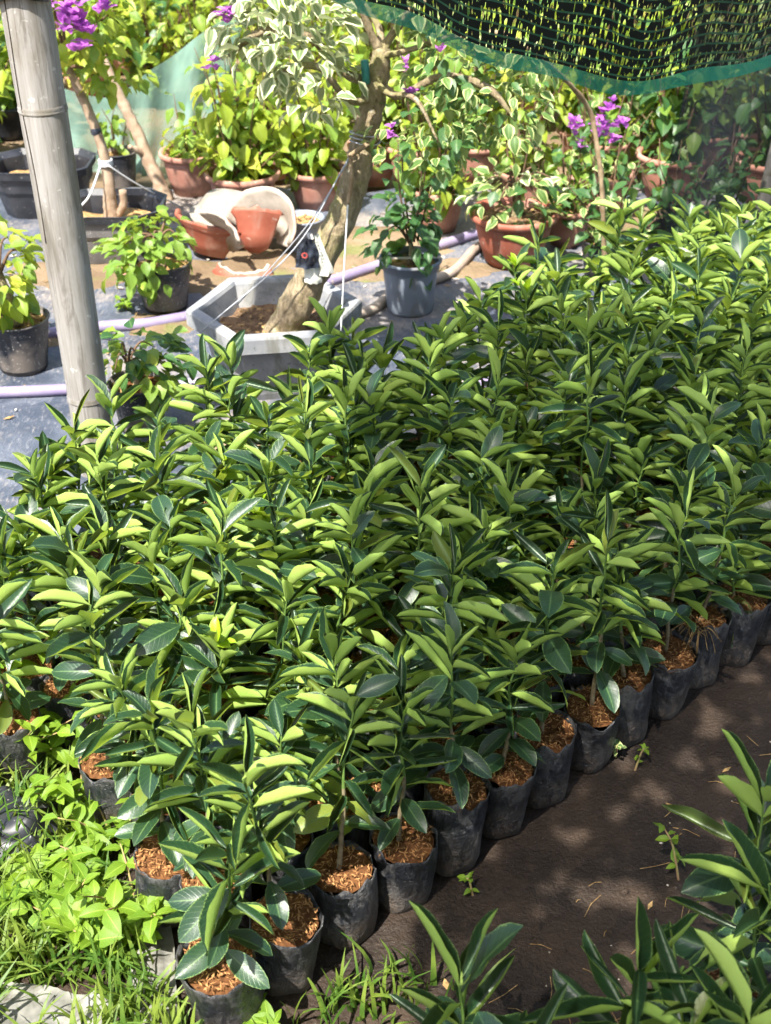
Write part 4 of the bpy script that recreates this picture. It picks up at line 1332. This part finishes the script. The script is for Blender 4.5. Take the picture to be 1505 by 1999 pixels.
def weed(label, x, y, h, n, s, stem='weed_stem', mats=WEED):
    t = thing('weed_plant', label, 'weed', (x, y, lane_z(x, y)))
    k = 0
    for q in range(n):
        a = rnd(0, 6.28); e = Vector((math.cos(a) * h * .6, math.sin(a) * h * .6, h * rnd(.6, 1)))
        sp = spline([(0, 0, -.01), e * .5 + Vector((0, 0, .02)), e], 4)
        mb = MB(); mb.tube(sp, lerp_list([.0026, .002, .0012], 4), 5); part('stem', mb.mesh('stem', stem), t)
        az = rnd(0, 6.28)
        for j in range(9):
            p = sp[min(len(sp) - 1, 2 + int(j * (len(sp) - 2) / 9))]
            az += 1.9
            part('leaf', random.choice(mats), t, p, (R(rnd(-20, 20)), -R(rnd(-10, 45)), az), s * rnd(.6, 1.15))
    return t
weed('broad-leaved lime weed at the lower left among the grass', -.534, 1.36, .10, 7, .056)
weed('lime weed between the white strip and the lower left grass', -.443, 1.33, .08, 5, .052)
weed('low lime weed at the left edge under the black plastic', -.61, 1.43, .08, 5, .052)
weed('lime weed in the grass left of the front seedlings', -.52, 1.49, .08, 5, .052)
weed('pink-stemmed leafy weed at the left edge below the seedlings', -.71, 1.77, .22, 7, .052)
weed('bushy lime weed at the far left edge', -.79, 1.96, .24, 7, .05)
for i, (x, y) in enumerate([(-.40, 1.40), (-.47, 1.56), (-.56, 1.66), (-.62, 1.78), (-.68, 1.90), (-.76, 2.06)]):
    weed(f'leafy weed crowding the left side of the bed, {ORD[i]} from the front', x - .02, y, .15, 5, .046)
weed('lime weed sprouting below the second grow bag', -.194, 1.165, .05, 2, .046)
weed('seedling weed on the bare path with two lime leaves', .154, 1.45, .035, 1, .018)
weed('tiny weed sprig in the middle of the bare path', .487, 1.758, .05, 1, .016)
weed('trailing round-leaved weed at the foot of the grow bags', .458, 1.80, .05, 2, .018, mats=BOUG['varieg_green'])
weed('thin weed with lime leaves above the near seedlings', .52, 1.48, .10, 1, .032)
weed('small green weed on the weed mat beside the black nursery pot', -.90, 3.98, .06, 2, .035)
# dry grass fibres in the eleventh bag
mb = MB()
for k in range(26):
    a = rnd(0, 6.28); l = rnd(.03, .075)
    mb.tube(spline([(rnd(-.02, .02), rnd(-.02, .02), 0), (l * .5 * math.cos(a), l * .5 * math.sin(a), .025), (l * math.cos(a), l * math.sin(a), rnd(-.02, .02))], 3), .0006, 4)
solo('dry_grass_tuft', mb.mesh('dry_grass_tuft', 'soil_leaf'), 'tuft of dry grass in the eleventh bag along the path', 'grass', (.64, 2.0, BAG_H + .004))

# litter, pebbles
mb = MB()
for k in range(2200):
    x, y = rnd(-.3, 1.3), rnd(1.0, 2.3)
    if y > 1.02 + (x + .15) * .92: continue
    s = random.choice([.0012, .0018, .002, .002, .003, .003, .0045, .007])
    c = Vector((x, y, lane_z(x, y) + s * .3)); b = len(mb.v)
    for d in ((1, 0, 0), (0, 1, 0), (-1, 0, 0), (0, -1, 0), (0, 0, .7), (0, 0, -.5)): mb.v.append(c + Vector(d) * s * rnd(.6, 1.4))
    clod = 0 if s > .004 or random.random() < .85 else 1
    for f in ((0, 1, 4), (1, 2, 4), (2, 3, 4), (3, 0, 4), (1, 0, 5), (2, 1, 5), (3, 2, 5), (0, 3, 5)): mb.face(tuple(b + q for q in f), clod)
for k in range(70):
    x, y = rnd(-.2, 1.2), rnd(1.1, 2.2)
    if y > 1.04 + (x + .15) * .92: continue
    a = rnd(0, 6.28); l = rnd(.006, .016)
    c = Vector((x, y, lane_z(x, y) + .004)); d = Vector((math.cos(a), math.sin(a), rnd(-.15, .25))) * l; w = Vector((-math.sin(a), math.cos(a), rnd(-.3, .3))) * l * rnd(.3, .5)
    b = len(mb.v); mb.v += [c - d, c + w, c + d, c - w]; mb.face((b, b + 1, b + 2, b + 3), 2)
for k in range(260):
    x, y = rnd(-.25, 1.2), rnd(.9, 2.2)
    if y > 1.06 + (x + .15) * .92: continue
    a = rnd(0, 6.28); l = rnd(.005, .03)
    c = Vector((x, y, lane_z(x, y) + .002))
    mb.tube([c, c + Vector((math.cos(a) * l, math.sin(a) * l, .003)), c + Vector((math.cos(a + .12) * 2 * l, math.sin(a + .12) * 2 * l, .001))], .0006, 4, True, 2)
setting('path_litter', mb.mesh('path_litter', ['lane', 'shard_inside', 'soil_leaf'], False), 'stuff', 'small clods, pebbles and straw scattered on the bare path')
mb = MB()
for k in range(260):
    x, y = rnd(-1.5, 1.0), rnd(2.9, 4.9)
    a = rnd(0, 6.28); s = rnd(.008, .02)
    c = Vector((x, y, sheet_z(x, y) + .007)); d = Vector((math.cos(a), math.sin(a), rnd(-.1, .3))) * s; w = Vector((-math.sin(a), math.cos(a), rnd(-.2, .2))) * s * rnd(.25, .5)
    b = len(mb.v); mb.v += [c - d, c + w, c + d, c - w]; mb.face((b, b + 1, b + 2, b + 3), k % 2)
setting('leaf_litter', mb.mesh('leaf_litter', ['soil_leaf', 'shard_inside'], False), 'stuff', 'dry fallen leaves scattered over the weed mat')

# white plastic strip and black film half buried in the grass
def strip(x0, y0, x1, y1, w, seed):
    def fn(s, t):
        x = x0 + (x1 - x0) * s; y = y0 + (y1 - y0) * s
        dx, dy = -(y1 - y0), (x1 - x0); l = math.hypot(dx, dy)
        o = (t - .5) * w * (1 + .4 * nz(s * 3, 0, 1, seed))
        return (x + dx / l * o, y + dy / l * o, .016 + .010 * nz(s * 6, t * 3, 1, seed) + .012 * abs(nz(s * 14, t * 5, 1, seed + 2)))
    mb = MB(); mb.grid(fn, 40, 12)
    return mb
solo('plastic_sheet', strip(-.415, 1.45, -.325, 1.05, .075, 1).mesh('plastic_sheet', 'white_sheet'), 'dirty white plastic strip on the ground beside the first bags', 'plastic sheet')
solo('plastic_sheet', strip(-.72, 1.215, -.44, 1.19, .11, 5).mesh('plastic_sheet', 'white_sheet'), 'white plastic sheet under the grass at the bottom left corner', 'plastic sheet')
def film(s, t):
    x = -.84 + .25 * s; y = 1.49 + .15 * t
    e = min(s, 1 - s, t, 1 - t)
    return (x + .05 * nz(s * 3, t * 3, 1, 3), y + .05 * nz(s * 3, t * 3, 1, 7), .01 + .05 * min(1, e * 5) + .03 * nz(s * 4, t * 4, 1, 9) * min(1, e * 6))
mb = MB(); mb.grid(film, 40, 30)
solo('black_plastic_bag', mb.mesh('black_plastic_bag', 'black_plastic'), 'crumpled black plastic bag in the grass at the left edge', 'plastic bag')
